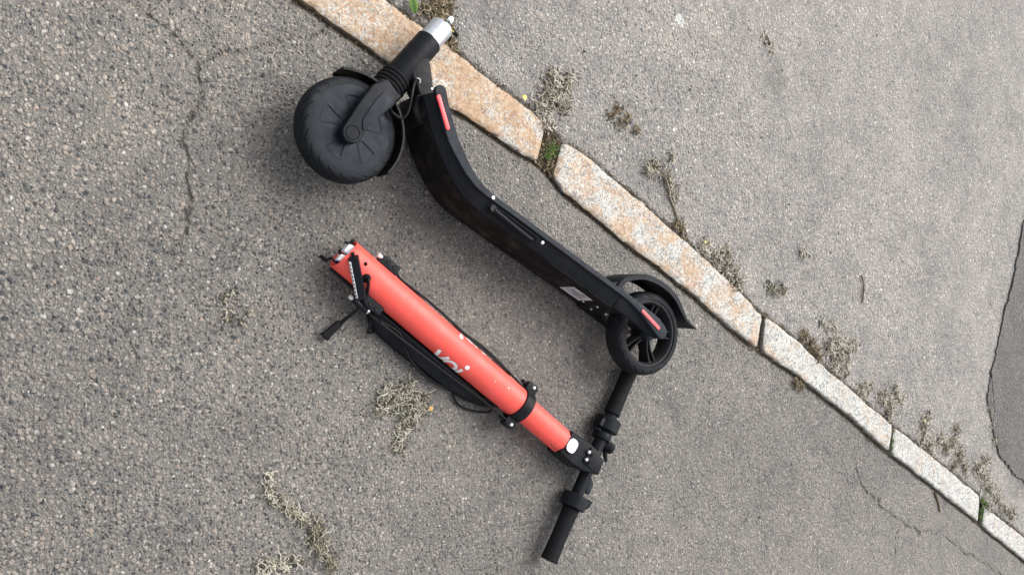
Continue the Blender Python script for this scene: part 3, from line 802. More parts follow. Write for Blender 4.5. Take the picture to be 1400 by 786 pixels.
# front wheel
fax = (UPZ-FD*.10+UD*.07).normalized()
fc = S(.853, -.056, fz+.001); RF = .0985
cov_h = .0262
e1 = (FD-fax*FD.dot(fax)).normalized(); e2 = fax.cross(e1)
NR, NT = 44, 300; V = [fc+fax*(cov_h+.001)]; Fc = []
def sector(r, th):
    """five pressed panels with raised rims"""
    k = ((th+math.radians(100))/(2*math.pi)*5) % 1.0; aw = abs(k-.5)*2*math.pi/5*r      # arc distance from the panel's middle
    rin, rout = .026, .063
    hw_ = .0055+(r-rin)/(rout-rin)*.0125
    dr = max(rin-r, r-rout); da = aw-hw_; d = max(dr, da)
    return d
for i in range(1, NR+1):
    r = .0845*i/NR
    for k in range(NT):
        th = 2*math.pi*k/NT; z = cov_h-.0030*(r/.0845)**4
        d = sector(r, th)
        if abs(d) < .0018: z += .0008*(1-abs(d)/.0018)
        elif d < 0: z -= .0009
        if .022 < r < .024: z += .0008
        if r > .0825: z -= (r-.0825)*1.4
        V.append(fc+(e1*math.cos(th)+e2*math.sin(th))*r+fax*z)
for k in range(NT): Fc.append((0, 1+k, 1+(k+1) % NT))
for i in range(NR-1):
    for k in range(NT):
        k2 = (k+1) % NT; Fc.append((1+i*NT+k, 1+i*NT+k2, 1+(i+1)*NT+k2, 1+(i+1)*NT+k))
front = mesh_obj('front_wheel', *tyre_mesh(fc, fax, RF, .0240, .0175), MAT['tyre'], scooter, True)
mesh_obj('hub_cover', V, Fc, MAT['cover'], front, True)
MB().lathe([(.00001, -cov_h), (.07, -cov_h+.002), (.0845, -cov_h+.006), (.0845, -.01)], fc, fax, 60).obj('hub_cover', MAT['cover'], front)
# front mudguard: a thin shell on the fork side of the wheel
path = []
for a_ in np.linspace(math.radians(53), math.radians(196), 34):
    r = .1095+(.003*max(0, (math.radians(68)-a_)/math.radians(20))**1.3)
    path.append((AX.x-.0035+r*math.cos(a_), AX.y-.004+r*math.sin(a_)))
V = []; Fc = []; hw = .028
for i, (f, u) in enumerate(path):
    nx, ny = AX.x-f, AX.y-u; l = math.hypot(nx, ny); nx /= l; ny /= l
    lp = [(.006, -hw), (.001, -hw), (0, -hw+.002), (0, hw-.002), (.001, hw), (.005, hw), (.005, hw-.002), (.0025, hw-.002), (.0025, -hw+.002), (.006, -hw+.002)]
    for d, h in lp: V.append(S(f+nx*d, u+ny*d, fz+h))
m = 10
for i in range(len(path)-1):
    for k in range(m): Fc.append((i*m+k, i*m+(k+1) % m, (i+1)*m+(k+1) % m, (i+1)*m+k))
Fc.append(tuple(range(m))); Fc.append(tuple(range((len(path)-1)*m, len(path)*m)))
mesh_obj('front_mudguard', V, Fc, MAT['cable'], scooter, True, sharp=35)
# brake cable loop and clip at the neck
wire('cable', [S(.806, .024, .10), S(.800, .018, .105), P(549, 162, .105), P(557, 155, .108), P(561, 142, .108), P(564, 125, .106), P(567, 112, .10)], .0030, MAT['cable'], scooter, 10)
wire('cable', [P(569, 108, .098), P(572, 118, .106), P(575, 130, .104), P(577, 143, .10)], .0026, MAT['cable'], scooter, 10)
MB().prism([(P(564, 107, .1)-O0).xy.dot(FD.xy)*0+.0 for _ in ()], 0, 0) if False else None
cl_ = [(.795, .105), (.783, .112), (.777, .104), (.788, .094)]
MB().prism(cl_, hz+.0205, hz+.026, .0012, 2, S).obj('cable_clip', MAT['rim'], scooter)
MB().tube([S(.792, .106, hz+.027), S(.786, .107, hz+.029), S(.782, .101, hz+.027)], .0016, 8, 4).obj('torn_bracket', MAT['bolt'], scooter)

# ================================================================== the stem with the handlebar, broken off
TA = Vector((-.06384, .56261, 0)); TX = Vector((.62145, .78346, 0)).normalized(); TY = Vector((-TX.y, TX.x, 0))
def T(a_, b_, z): return TA+TX*a_+TY*b_+UPZ*z
stem = empty('scooter_stem', TA, math.atan2(TX.y, TX.x))
tag(stem, 'coral red scooter stem with handlebar, broken off and lying on the asphalt', 'scooter stem')
TZ, TR, TR2 = .045, .0335, .0285
def ring_e(a_): return TY*math.cos(a_)+UPZ*math.sin(a_)
seg = 96; V = []; Fc = []
st_ = [0, .02, .06, .12, .25, .4, .50]
for i in range(seg):
    th = 2*math.pi*i/seg; d = ring_e(th)
    tear = .0030*mnoise.noise(Vector((math.cos(th)*2, math.sin(th)*2, 7)))+.0015*mnoise.noise(Vector((math.cos(th)*7, math.sin(th)*7, 2)))+.004*math.cos(th)
    row = [(TR-.0022, .10), (TR-.0022, .003+tear), (TR-.001, tear), (TR, .001+tear)]+[(TR, s_) for s_ in st_[1:]]
    for r, a_ in row: V.append(T(a_, 0, TZ)+d*r)
m = len(row)
for i in range(seg):
    j = (i+1) % seg
    for k in range(m-1): Fc.append((i*m+k, j*m+k, j*m+k+1, i*m+k+1))
tube_o = mesh_obj('stem_tube', V, Fc, MAT['red'], stem, True, sharp=50)
up_t = MB().lathe([(.02, .49), (TR2, .49), (TR2, .6585), (TR2-.0008, .6595), (.02, .6595)], T(0, 0, TZ), TX, 80).obj('upper_tube', MAT['red'], stem)
MB().cyl(T(.07, 0, TZ), T(.10, 0, TZ), TR-.003, 24).obj('tube_plug', MAT['void'], stem)
# dark edge liner along both flanks of the open end
for sg, (a0_, a1_) in ((-1, (.001, .075)), (1, (.0, .05))):
    MB().tube([T(a0_, sg*(TR+.0005), TZ-.010), T((a0_+a1_)/2, sg*(TR+.001), TZ-.011), T(a1_, sg*(TR+.001), TZ-.012)], .0045, 8, 4).obj('edge_liner', MAT['cable'], stem)

# lettering wrapped on the tube: s runs along the stem, t down round its flank
def wrap(s_, t_, side=-1, r=TR+.00035):
    th = math.pi/2+t_/TR if side < 0 else math.pi/2-t_/TR
    return T(s_, 0, TZ)+ring_e(th)*r
def stroke(pts, w, side=-1, n_sub=14, taper=None):
    V = []; Fc = []; pts2 = []
    for p, q in zip(pts[:-1], pts[1:]):
        for k in range(n_sub): pts2.append((p[0]+(q[0]-p[0])*k/n_sub, p[1]+(q[1]-p[1])*k/n_sub))
    pts2.append(pts[-1])
    for i, p in enumerate(pts2):
        a_ = pts2[max(0, i-1)]; b_ = pts2[min(len(pts2)-1, i+1)]; dx, dy = b_[0]-a_[0], b_[1]-a_[1]; l = math.hypot(dx, dy) or 1
        nx, ny = -dy/l, dx/l
        V += [wrap(p[0]+nx*w/2, p[1]+ny*w/2, side), wrap(p[0], p[1], side), wrap(p[0]-nx*w/2, p[1]-ny*w/2, side)]
    for i in range(len(pts2)-1):
        for k in range(2): Fc.append((i*3+k, i*3+k+1, i*3+3+k+1, i*3+3+k))
    return V, Fc
def disc(s_, t_, r, side=-1):
    V = [wrap(s_, t_, side)]; Fc = []; NN = 20
    for q in (.5, 1):
        for k in range(NN): V.append(wrap(s_+r*q*math.cos(2*math.pi*k/NN), t_+r*q*math.sin(2*math.pi*k/NN), side))
    for k in range(NN):
        k2 = (k+1) % NN; Fc += [(0, 1+k, 1+k2), (1+k, 1+NN+k, 1+NN+k2, 1+k2)]
    return V, Fc
LS, LT = .268, .0300                   # start of the word and top of its small letters
XH = .036
def word(side):
    sg = 1 if side < 0 else -1
    X = (lambda s_: LS+s_) if side < 0 else (lambda s_: LS+.098-s_)
    LT = globals()['LT']+(0 if side < 0 else .004)
    g = MB()
    g.add(*stroke([(X(.003), LT), (X(.0165), LT+XH), (X(.030), LT)], .0080, side)); yield 'letter_v', g
    g = MB(); ring_ = [(X(.0475)+sg*.0140*math.cos(2*math.pi*k/28), LT+XH/2+(XH/2-.003)*math.sin(2*math.pi*k/28)) for k in range(29)]
    g.add(*stroke(ring_, .0070, side, 1)); yield 'letter_o', g
    g = MB(); g.add(*stroke([(X(.0705), LT+.0015), (X(.0705), LT+XH)], .0072, side)); g.add(*disc(X(.0735), LT-.0095, .0052, side)); yield 'letter_i', g
    g = MB(); g.add(*disc(X(.083), LT+XH-.004, .0045, side)); yield 'full_stop', g
for sd in (-1, 1):
    for nm, g in word(sd): g.obj(nm, MAT['decal'], tube_o, True, None)
for (s_, t_, w_, l_) in ((.445, -.004, .0016, .004), (.41, .004, .0012, .002)):
    g = MB(); g.add(*stroke([(s_, t_), (s_+l_, t_+w_*.4)], w_, -1, 4)); g.obj('paint_chip', MAT['decal'], tube_o, True, None)
for k in range(5):
    g = MB(); sx = .628+k*.0058
    V, Fc = stroke([(sx, .034), (sx+.0015, .034+.006+.002*(k % 2))], .0016, -1, 3)
    g.add([T(0, 0, TZ)+(p-T(0, 0, TZ))+(T((p-TA).dot(TX), 0, TZ)-p)*((TR-TR2)/TR) for p in V], Fc); g.obj('small_print', MAT['ink'], up_t, True, None)

# holes, grommet and control box near the broken end
def on_tube(a_, b_, lift=0.0): return T(a_, b_, TZ+math.sqrt(max(0, TR*TR-b_*b_))+lift)
def tube_n(b_): return Vector(TY*(b_/TR)+UPZ*math.sqrt(max(0, 1-(b_/TR)**2)))
MB().lathe([(.00001, .0003), (.0038, .0004), (.0042, -.001)], on_tube(.037, .0045), tube_n(.0045), 16).obj('hole', MAT['void'], tube_o)
MB().lathe([(.00001, .0035), (.005, .0034), (.0078, .002), (.0090, .0002), (.0090, -.004)], on_tube(.056, -.015), tube_n(-.015), 20).obj('grommet', MAT['rubber'], stem)
bx0, bx1 = P(483, 351, .083), P(494, 408, .060)
bdir = (bx1-bx0).normalized(); bn = tube_n(-.02); bw = bn.cross(bdir).normalized(); bn = bdir.cross(bw).normalized()
if bn.z < 0: bn = -bn
def BX(x, y, z): return bx0+bdir*x+bw*y+bn*z
Lb = (bx1-bx0).length
box = MB().prism([(0, -.0095), (Lb, -.0095), (Lb, .0095), (0, .0095)], -.010, .008, .0022, 3, BX).obj('control_box', MAT['plastic'], stem)
sgn = 1 if (BX(0, .01, 0)-BX(0, 0, 0)).dot(Vector((0, -1, 0))) > 0 else -1
MB().prism([(.006, sgn*.0050), (Lb-.005, sgn*.0050), (Lb-.005, sgn*.0092), (.006, sgn*.0092)], .0060, .0090, .0004, 1, BX).obj('box_label', MAT['label'], box)
for k in range(9): MB().prism([(.011+k*.0078, sgn*.0060), (.0145+k*.0078, sgn*.0060), (.0145+k*.0078, sgn*.0080), (.011+k*.0078, sgn*.0080)], .0086, .0095, .0, 1, BX).obj('print_line', MAT['ink'], box)
MB().cyl(BX(-.008, 0, -.002), BX(.003, 0, -.002), .0035, 12).obj('cable_gland', MAT['cable'], box)
wire('cable', [on_tube(.056, -.015, .002), on_tube(.058, -.016, .008), P(503.5, 392, .070), P(501, 405, .058), P(494, 416, .045), P(487, 425, .034), P(470, 439, .020), P(458, 449, .012)], .0028, MAT['cable'], stem, 10)
wire('cable', [P(496, 410, .052), P(492, 420, .036), P(480, 430, .022), P(466, 440, .015)], .0026, MAT['cable'], stem, 10)
c0, c1 = P(466, 440, .013), P(443, 461, .009); cd = (c1-c0).normalized(); cw = Vector((-cd.y, cd.x, 0)).normalized()
MB().prism([(0, -.0055), (.020, -.007), (.034, -.0075), (.040, -.0095), ((c1-c0).length, -.0095), ((c1-c0).length, .0095), (.040, .0095), (.034, .0075), (.020, .007), (0, .0055)], -.006, .006, .002, 2, lambda x, y, z: c0+cd*x+cw*y+UPZ*z).obj('cable_connector', MAT['rubber'], stem)
# wiring that sticks out of the open end
MB().prism([(-.003, -.024), (.016, -.024), (.016, -.010), (-.003, -.010)], TZ+.004, TZ+.019, .0015, 2, lambda x, y, z: T(x-.004, y+.004+x*.35, z)).obj('connector', MAT['white'], stem)
MB().prism([(.0, .001), (.017, .001), (.017, .016), (.010, .021), (.0, .018)], TZ+.000, TZ+.017, .0018, 2, lambda x, y, z: T(x-.007, y, z+x*.2)).obj('connector', MAT['white'], stem)
wire('wire', [T(.03, -.012, TZ-.004), T(0, -.021, TZ-.002), T(-.012, -.020, TZ-.006), P(446, 356, .030), P(438, 350, .022)], .0023, MAT['cable'], stem)
MB().cyl(P(446, 356, .030), P(438, 350, .020), .0042, 10).obj('connector', MAT['cable'], stem)
wire('wire', [T(.03, -.008, TZ+.002), T(.004, -.017, TZ+.003), T(-.006, -.021, TZ-.002), T(-.010, -.017, TZ-.010)], .0011, MAT['bluewire'], stem)
wire('wire', [T(.03, .012, TZ), T(.0, .021, TZ+.012), T(-.014, .016, TZ+.014)], .0030, MAT['cable'], stem)
wire('wire', [T(.03, .0, TZ), T(.004, -.003, TZ-.008), T(-.004, .006, TZ-.016), T(.01, .02, TZ-.014)], .0028, MAT['cable'], stem)

# cable brackets at both flanks
for sg, a0_, nm in ((1, .060, 'up'), (-1, .082, 'low')):
    fr = (lambda x, y, z, sg=sg, a0_=a0_: T(a0_+x, sg*(TR+.001)+y*sg, z))
    z0 = .050 if sg > 0 else .046
    br = MB().prism([(0, -.004), (.046, -.004), (.046, .016), (.012, .018), (.002, .013)], z0-.016, z0+.010, .0025, 2, fr).obj('cable_bracket', MAT['plastic'], stem)
    for x in (.018, .034):
        MB().lathe([(.00001, .0004), (.0026, .0006), (.0030, .0018), (.0046, .0018), (.0052, -.001)], fr(x, .008, z0+.010), UPZ, 16).obj('bolt', MAT['cable'], br)
MB().tube([P(517, 348, .056), P(523, 353, .055)], .0044, 10, 3).obj('cable_end', MAT['white'], stem)
MB().tube([P(522, 352, .054), P(530, 358, .053)], .0060, 10, 3).obj('cable_sleeve', MAT['cable'], stem)
MB().tube([P(478, 405, .048), P(484, 410, .047)], .0042, 10, 3).obj('cable_end', MAT['white'], stem)
MB().tube([P(482, 408, .046), P(492, 417, .045), P(502, 425, .044)], .0066, 12, 3).obj('cable_sleeve', MAT['cable'], stem)
MB().tube([P(501.5, 424, .044), P(503.5, 426, .044)], .0069, 12, 2).obj('sleeve_ring', MAT['bolt'], stem)

# battery pack along the lower flank
bat_o = [(.118, -.050), (.135, -.064), (.16, -.071), (.22, -.073), (.30, -.072), (.36, -.068), (.41, -.060), (.452, -.048), (.470, -.036)]
bo = smooth2(bat_o, 3); V = []; Fc = []
for (a_, b_) in bo:
    zt = .036 if a_ < .40 else .036-(a_-.40)*.12
    lp = [(-.030, .010), (-.030, zt-.002), (-.038, zt+.003), (-.044, zt+.002), (b_*.62-.012, zt-.004), (b_*.70-.0125, zt-.010), (b_*.80-.010, zt-.014), (b_*.92-.003, zt-.018), (b_, zt-.026), (b_, .012), (b_+.006, .004), (-.034, .004)]
    lp = [(min(-.028, max(x, b_)), z) for x, z in lp]
    for b2, z in lp: V.append(T(a_, b2, z))
m = 12
for i in range(len(bo)-1):
    for k in range(m): Fc.append((i*m+k, i*m+(k+1) % m, (i+1)*m+(k+1) % m, (i+1)*m+k))
Fc.append(tuple(range(m))); Fc.append(tuple(range((len(bo)-1)*m, len(bo)*m)))
bat = mesh_obj('battery_pack', V, Fc, MAT['frame'], stem, True, sharp=24)
MB().tube([T(.13, -.0405, .0395), T(.25, -.042, .0400), T(.36, -.041, .0395), T(.45, -.036, .032)], .0017, 8, 5).obj('seam', MAT['rail'], bat)
MB().tube([T(.14, -.060, .0225), T(.22, -.0645, .0220), T(.30, -.064, .0215), T(.37, -.058, .021)], .0020, 8, 5).obj('seam', MAT['rail'], bat)
MB().cyl(T(.120, -.044, .012), T(.120, -.044, .044), .012, 20, .003).obj('battery_lock', MAT['cable'], bat)
MB().tube([T(.128, -.062, .034), T(.138, -.078, .026), T(.146, -.080, .012), T(.156, -.070, .008)], .0028, 8, 5).obj('release_hook', MAT['cable'], bat)

# cables along the stem
wire('cable', [P(541, 371, .048), P(548, 382, .044), P(562, 393, .046), P(590, 415, .048), P(640, 460, .046), P(690, 503, .046), P(716, 530, .050)], .0026, MAT['cable'], stem, 10)
wire('cable', [P(556, 391, .024), P(575, 408, .036), P(590, 425, .026), P(620, 447, .034), P(655, 470, .038), P(680, 492, .036), P(697, 511, .030), P(690, 507, .022), P(672, 492, .018)], .0027, MAT['cable'], stem, 10)
wire('cable', [P(503, 426, .044), P(514, 437, .046), P(526, 446, .050), P(560, 472, .046), P(610, 510, .046), P(660, 547, .046), P(692, 573, .052)], .0026, MAT['cable'], stem, 10)
wire('cable', [P(520, 440, .050), P(535, 447, .044), P(548, 458, .044), P(553, 474, .034), P(566, 498, .022), P(590, 520, .014), P(620, 534, .014), P(644, 541, .022), P(664, 545, .040), P(680, 556, .044)], .0029, MAT['cable'], stem, 10)
wire('cable', [P(640, 545, .010), P(621, 536, .012), P(621, 545, .008), P(631, 556, .007), P(650, 562, .008), P(668, 563, .012), P(671, 557, .022), P(660, 549, .034)], .0026, MAT['cable'], stem, 10)
wire('cable', [P(600, 440, .030), P(640, 471, .028), P(668, 494, .026), P(700, 520, .032)], .0022, MAT['cable'], stem, 10)

# clamp ring with two ears
ring = MB().lathe([(TR-.002, -.013), (TR+.0030, -.013), (TR+.0042, -.0115), (TR+.0042, .0115), (TR+.003, .013), (TR2-.001, .0132)], T(.512, 0, TZ), TX, 72).obj('clamp_ring', MAT['frame'], stem)
for sg in (1, -1):
    ear = MB().prism([(.497, sg*.030), (.527, sg*.030), (.527, sg*.050), (.520, sg*.056), (.502, sg*.056), (.497, sg*.050)], TZ-.011, TZ+.011, .002, 2, T).obj('clamp_ear', MAT['frame'], ring)
    MB().lathe([(.00001, .0030), (.003, .0028), (.0042, .001), (.0046, -.001)], T(.514, sg*.0475, TZ+.011), UPZ, 18).obj('bolt', MAT['bolt'], ring)
    MB().tube([T(.485, sg*.046, TZ), T(.499, sg*.046, TZ)], .0045, 10, 3).obj('cable_stop', MAT['cable'], ring)

# head of the stem: lamp housing, bar clamp
BA, BB = T(.8010, -.2258, .034), T(.7385, .268, .024)      # the two ends of the handlebar
bd = (BB-BA).normalized(); bm_ = BA.lerp(BB, .485)
def bar_t(b_): t = (b_+.2258)/(.268+.2258); return BA.lerp(BB, t)
mount = MB().prism([(.652, -.0285), (.652, .0285), (.676, .0300), (.716, .0335), (.748, .032), (.762, .024), (.768, -.010), (.760, -.018), (.726, -.028), (.690, -.0305)], .012, .0700, .006, 3, T).obj('lamp_housing', MAT['frame'], stem)
hbar = MB().cyl(BA.lerp(BB, .03), BA.lerp(BB, .97), .0150, 32).obj('handlebar', MAT['frame'], stem)
cpt = bar_t(.010)
MB().lathe([(.0155, -.019), (.0225, -.019), (.0235, -.018), (.0235, .018), (.0225, .019), (.0155, .019)], cpt, bd, 40).obj('bar_clamp', MAT['frame'], stem)
MB().prism([(.718, -.012), (.720, .027), (.772, .025), (.776, -.012)], .058, .0755, .003, 2, lambda x, y, z: T(x-y*.09, y, z-(x-.716)*.10)).obj('clamp_cap', MAT['frame'], stem)
for (a_, b_) in ((.712, .014), (.716, -.003)):
    MB().lathe([(.00001, .0030), (.0028, .0028), (.0042, .001), (.0046, -.001)], T(a_+.004, b_, .0755), UPZ, 18).obj('bolt', MAT['bolt'], mount)
    MB().lathe([(.00001, .0004), (.0045, .0006), (.005, -.001)], T(a_+.013, b_-.002, .0752), UPZ, 16).obj('bolt_recess', MAT['void'], mount)
lens = [(.668+.0135*math.copysign(abs(math.cos(t_))**.72, math.cos(t_)), .0155*math.copysign(abs(math.sin(t_))**.72, math.sin(t_))) for t_ in np.linspace(0, 2*math.pi, 28, endpoint=False)]
MB().prism([(.668+(x-.668)*1.22, y*1.20) for x, y in lens], .066, .0738, .0015, 2, T).obj('lamp_bezel', MAT['plastic'], mount)
MB().prism(lens, .068, .0758, .0026, 3, T).obj('lamp_lens', MAT['lens'], mount)
# grips
def lat_on_bar(b0_, prof, name, mat, parent, seg_=40):
    return MB().lathe(prof, bar_t(b0_), bd, seg_).obj(name, mat, parent)
def grip(b0_, b1_, name='grip'):
    L = (bar_t(b1_)-bar_t(b0_)).length; d = bd if b1_ > b0_ else -bd; pr = [(.0155, 0), (.0185, .0), (.0202, .0015)]
    NS = 40
    for k in range(1, NS): t = k/NS; pr.append((.0196-.0012*math.sin(math.pi*t)+.00035*(k % 2), .002+(L-.005)*t))
    pr += [(.0204, L-.003), (.0198, L-.0006), (.017, L), (.00001, L)]
    return MB().lathe(pr, bar_t(b0_), d, 36).obj(name, MAT['rubber'], hbar, sharp=60)
grip(-.101, -.2258); grip(.134, .262)
# thumb controls: a cup round the bar with a paddle
def control(b_, sg, rot):
    g = MB().lathe([(.0158, -.017), (.0285, -.016), (.0305, -.014), (.0305, .0130), (.0285, .015), (.0158, .016)], bar_t(b_), bd, 40).obj('thumb_control', MAT['plastic'], hbar)
    p = bar_t(b_); e = (TX*math.cos(rot)+UPZ*math.sin(rot)); e = (e-bd*e.dot(bd)).normalized()
    MB().tube([p+e*.022+bd*.004*sg, p+e*.032-bd*.004*sg, p+e*.036-bd*.016*sg], lambda t: .009-.002*t, 10, 4, flat=.55).obj('paddle', MAT['plastic'], g)
control(.108, 1, math.radians(150)); control(-.084, -1, math.radians(20))
# second collar, bell and small bracket
MB().lathe([(.0155, -.008), (.0215, -.008), (.0222, -.007), (.0222, .007), (.0215, .008), (.0155, .008)], bar_t(.078), bd, 36).obj('bell_collar', MAT['plastic'], hbar)
bp = bar_t(.066)+TX*.026+UPZ*.004
bell = MB().lathe([(.00001, .017), (.008, .016), (.0125, .012), (.0138, .006), (.0138, -.010), (.011, -.012), (.00001, -.012)], bp, (TX*.75+UPZ*.65), 28).obj('bell', MAT['plastic'], hbar)
MB().tube([bp-TX*.004-bd*.012, bp+TX*.004-bd*.022, bp+TX*.012-bd*.030], lambda t: .006-.002*t, 10, 4).obj('striker', MAT['cable'], bell)
MB().tube([bar_t(.082)-TX*.016+UPZ*.006, bar_t(.084)-TX*.026+UPZ*.004, bar_t(.080)-TX*.030], .006, 10, 4).obj('collar_screw', MAT['plastic'], hbar)
dc_ = bar_t(-.034)
MB().prism([(.012, -.018), (.026, -.020), (.026, .008), (.012, .016)], -.004, .010, .002, 2, lambda x, y, z: dc_+TX*x+bd*y+UPZ*z).obj('display', MAT['rail'], hbar)
for b_ in (.040, -.016): MB().lathe([(.00001, .0006), (.002, .0006), (.0026, -.001)], bar_t(b_)+UPZ*.0150, UPZ, 12).obj('screw', MAT['ink'], hbar)

# ================================================================== dry weeds, moss, leaves, grit
def clump(name, spots, n_, mat, zb, seed, h=.016, ln=(.010, .034), wd=(.0007, .0023), label='', cat='dry weed', group=None, dirn=None, pale=.5, kind=None, lay=.5):
    """tangle of curled dry strands; spots: (px, py, radius in metres)"""
    R = random.Random(seed); g = MB()
    tot = sum(s[2] for s in spots)
    for (px, py, rad) in spots:
        c_ = P(px, py, zb)
        for k in range(max(4, int(1.9*n_*rad/tot))):
            a_ = R.uniform(0, 2*math.pi); q = rad*min(1.5, abs(R.gauss(0, .62)))
            p = c_+Vector((math.cos(a_)*q, math.sin(a_)*q, 0)); hh = .62*h*max(.18, 1-(q/rad*.8)**1.5)
            p.z = zb+R.uniform(.0, hh*.7)
            L = R.uniform(*ln); ns = R.randint(4, 7); yaw = R.uniform(0, 2*math.pi) if dirn is None or R.random() < .35 else dirn+R.gauss(0, .5)
            pit = R.gauss(.1, .45)*(1-lay)+R.gauss(0, .2)*lay; pts = [p.copy()]
            cur = R.gauss(0, 1.0)
            for s_ in range(ns):
                yaw += cur*.5+R.gauss(0, .6); pit = pit*.75+R.gauss(0, .35)
                p = p+Vector((math.cos(yaw)*math.cos(pit), math.sin(yaw)*math.cos(pit), math.sin(pit)))*(L/ns)
                p.z = min(max(p.z, zb+.0012), zb+hh+.002); pts.append(p.copy())
            w_ = R.uniform(*wd); tn = min(1, max(0, R.gauss(.16, .10) if R.random() < .30 else R.gauss(pale+.30, .17)))
            ph = R.uniform(0, 6); fq = R.uniform(7, 16)
            g.tube(pts, (lambda t, w_=w_, ph=ph, fq=fq: w_*(1.0-.5*t)*(.35+.75*abs(math.sin(fq*t+ph)))), 5, 2, tint=tn, flat=R.choice((.35, .6, .9)))
        # crumbs at the foot
        for k in range(int(n_*2.6*rad/tot)):
            a_ = R.uniform(0, 2*math.pi); q = rad*abs(R.gauss(0, .80)); p = c_+Vector((math.cos(a_)*q, math.sin(a_)*q, 0)); s_ = R.uniform(.0010, .0030)
            p.z = zb+s_*.4
            crumb(g, p, s_, R, min(1, max(0, R.gauss(pale-.30, .28))))
    o = g.obj(name, mat, None, True, None)
    # origin at the foot
    c_ = P(spots[0][0], spots[0][1], zb); o.data.transform(Matrix.Translation(-c_)); o.location = c_
    tag(o, label, cat, group, kind); return o
OCT = [(1, 0, 0), (-1, 0, 0), (0, 1, 0), (0, -1, 0), (0, 0, 1), (0, 0, -1)]
OF = [(0, 2, 4), (2, 1, 4), (1, 3, 4), (3, 0, 4), (2, 0, 5), (1, 2, 5), (3, 1, 5), (0, 3, 5)]
def crumb(g, p, s_, R, tint):
    yaw = R.uniform(0, 6.3); c_, si = math.cos(yaw), math.sin(yaw); ex, ey, ez = R.uniform(.7, 1.4), R.uniform(.6, 1.1), R.uniform(.4, .8)
    V = []
    for x, y, z in OCT:
        j = R.uniform(.75, 1.2); x, y, z = x*ex*s_*j, y*ey*s_*j, z*ez*s_*j
        V.append((p.x+x*c_-y*si, p.y+x*si+y*c_, p.z+z))
    g.add(V, OF, tint)

KD = math.atan2(stones[5][1][3].y-stones[5][1][0].y, stones[5][1][3].x-stones[5][1][0].x)
clump('dry_weed_clump', [(752, 132, .030), (762, 120, .024), (742, 148, .022), (768, 143, .020), (756, 104, .014), (775, 118, .014), (748, 168, .016), (780, 108, .010)], 330, MAT['dry'], PAVE, 1, .020,
      label='big tangled clump of dry weed behind the kerb joint by the scooter', pale=.48)
clump('dry_weed_clump', [(555, 556, .030), (545, 545, .024), (566, 566, .022), (548, 590, .016), (545, 610, .010), (530, 548, .016), (522, 560, .010), (575, 548, .014), (560, 528, .010), (528, 536, .010)], 300, MAT['olive'], .001, 2, .013,
      label='greyish olive tuft of dry lichen on the road beside the battery cables', cat='dry weed', pale=.58)
clump('dry_weed_sprig', [(885, 230, .018), (897, 228, .014), (910, 238, .014), (916, 255, .014), (922, 268, .012), (918, 218, .008)], 110, MAT['dry'], PAVE, 3, .014, label='sprig of dry brown weed lying on the pavement above the long kerb stone', cat='dry weed', pale=.36, dirn=.5)
wire_pts = [P(908, 238, PAVE+.004), P(914, 256, PAVE+.006), P(917, 272, PAVE+.004), P(924, 290, PAVE+.003), P(927, 306, PAVE+.004)]
clump('dry_weed_clump', [(925, 305, .010), (931, 313, .013), (936, 325, .008)], 40, MAT['brown'], PAVE, 4, .008, label='small brown weed crumb trailing from the sprig to the kerb edge', cat='dry weed', pale=.4)
clump('dry_weed_clump', [(962, 338, .024), (978, 352, .026), (992, 362, .026), (1003, 376, .024), (995, 345, .014), (1010, 390, .014)], 260, MAT['dry'], PAVE, 5, .018, label='row of dry weed along the far half of the long kerb stone', pale=.5, dirn=KD)
clump('litter_patch', [(845, 150, .022), (858, 163, .018), (835, 158, .012), (870, 178, .012), (848, 168, .014)], 52, MAT['brown'], PAVE, 6, .005, label='thin brown plant litter patch lying on open pavement', cat='plant litter', pale=.5, lay=1, ln=(.01, .025))
clump('dry_weed_clump', [(1098, 459, .016), (1107, 470, .016), (1116, 484, .018), (1112, 477, .016)], 130, MAT['brown'], PAVE, 7, .018, label='narrow brown weed tuft at the start of the square ended kerb stone', pale=.5, dirn=1.2)
clump('dry_weed_clump', [(1134, 478, .030), (1146, 470, .026), (1150, 488, .026), (1140, 500, .020), (1158, 478, .018), (1168, 470, .014), (1156, 502, .018)], 280, MAT['dry'], PAVE, 8, .026, label='tall pale dry weed tuft behind the middle of the third kerb stone', pale=0.60)
clump('dry_weed_clump', [(1178, 532, .022), (1188, 528, .018)], 90, MAT['dry'], PAVE, 9, .016, label='small dry weed tuft between two larger ones behind the kerb', pale=.42)
clump('dry_weed_clump', [(1204, 545, .028), (1216, 552, .028), (1224, 540, .020), (1232, 546, .018), (1224, 530, .012), (1214, 566, .020)], 250, MAT['dry'], PAVE, 10, .024, label='dry weed tuft behind the kerb joint with the thin green moss', pale=0.56)
clump('dry_weed_clump', [(1262, 582, .032), (1260, 598, .032), (1272, 610, .032), (1266, 570, .020), (1284, 600, .024)], 280, MAT['dry'], PAVE, 11, .026, label='pale dry weed clump behind the fourth kerb stone', pale=0.66)
clump('dry_weed_clump', [(1292, 612, .032), (1302, 604, .028), (1310, 622, .032), (1304, 636, .028), (1318, 640, .024), (1306, 586, .016)], 280, MAT['dry'], PAVE, 12, .022, label='brownish dry weed clump next to the pale one behind the kerb', pale=.36)
clump('dry_weed_clump', [(1336, 640, .036), (1344, 655, .040), (1352, 668, .036), (1346, 630, .026), (1362, 680, .030), (1370, 695, .026), (1382, 704, .024), (1352, 690, .024)], 380, MAT['dry'], PAVE, 13, .028, label='largest dry weed clump where the dark asphalt patch meets the kerb', pale=0.62)
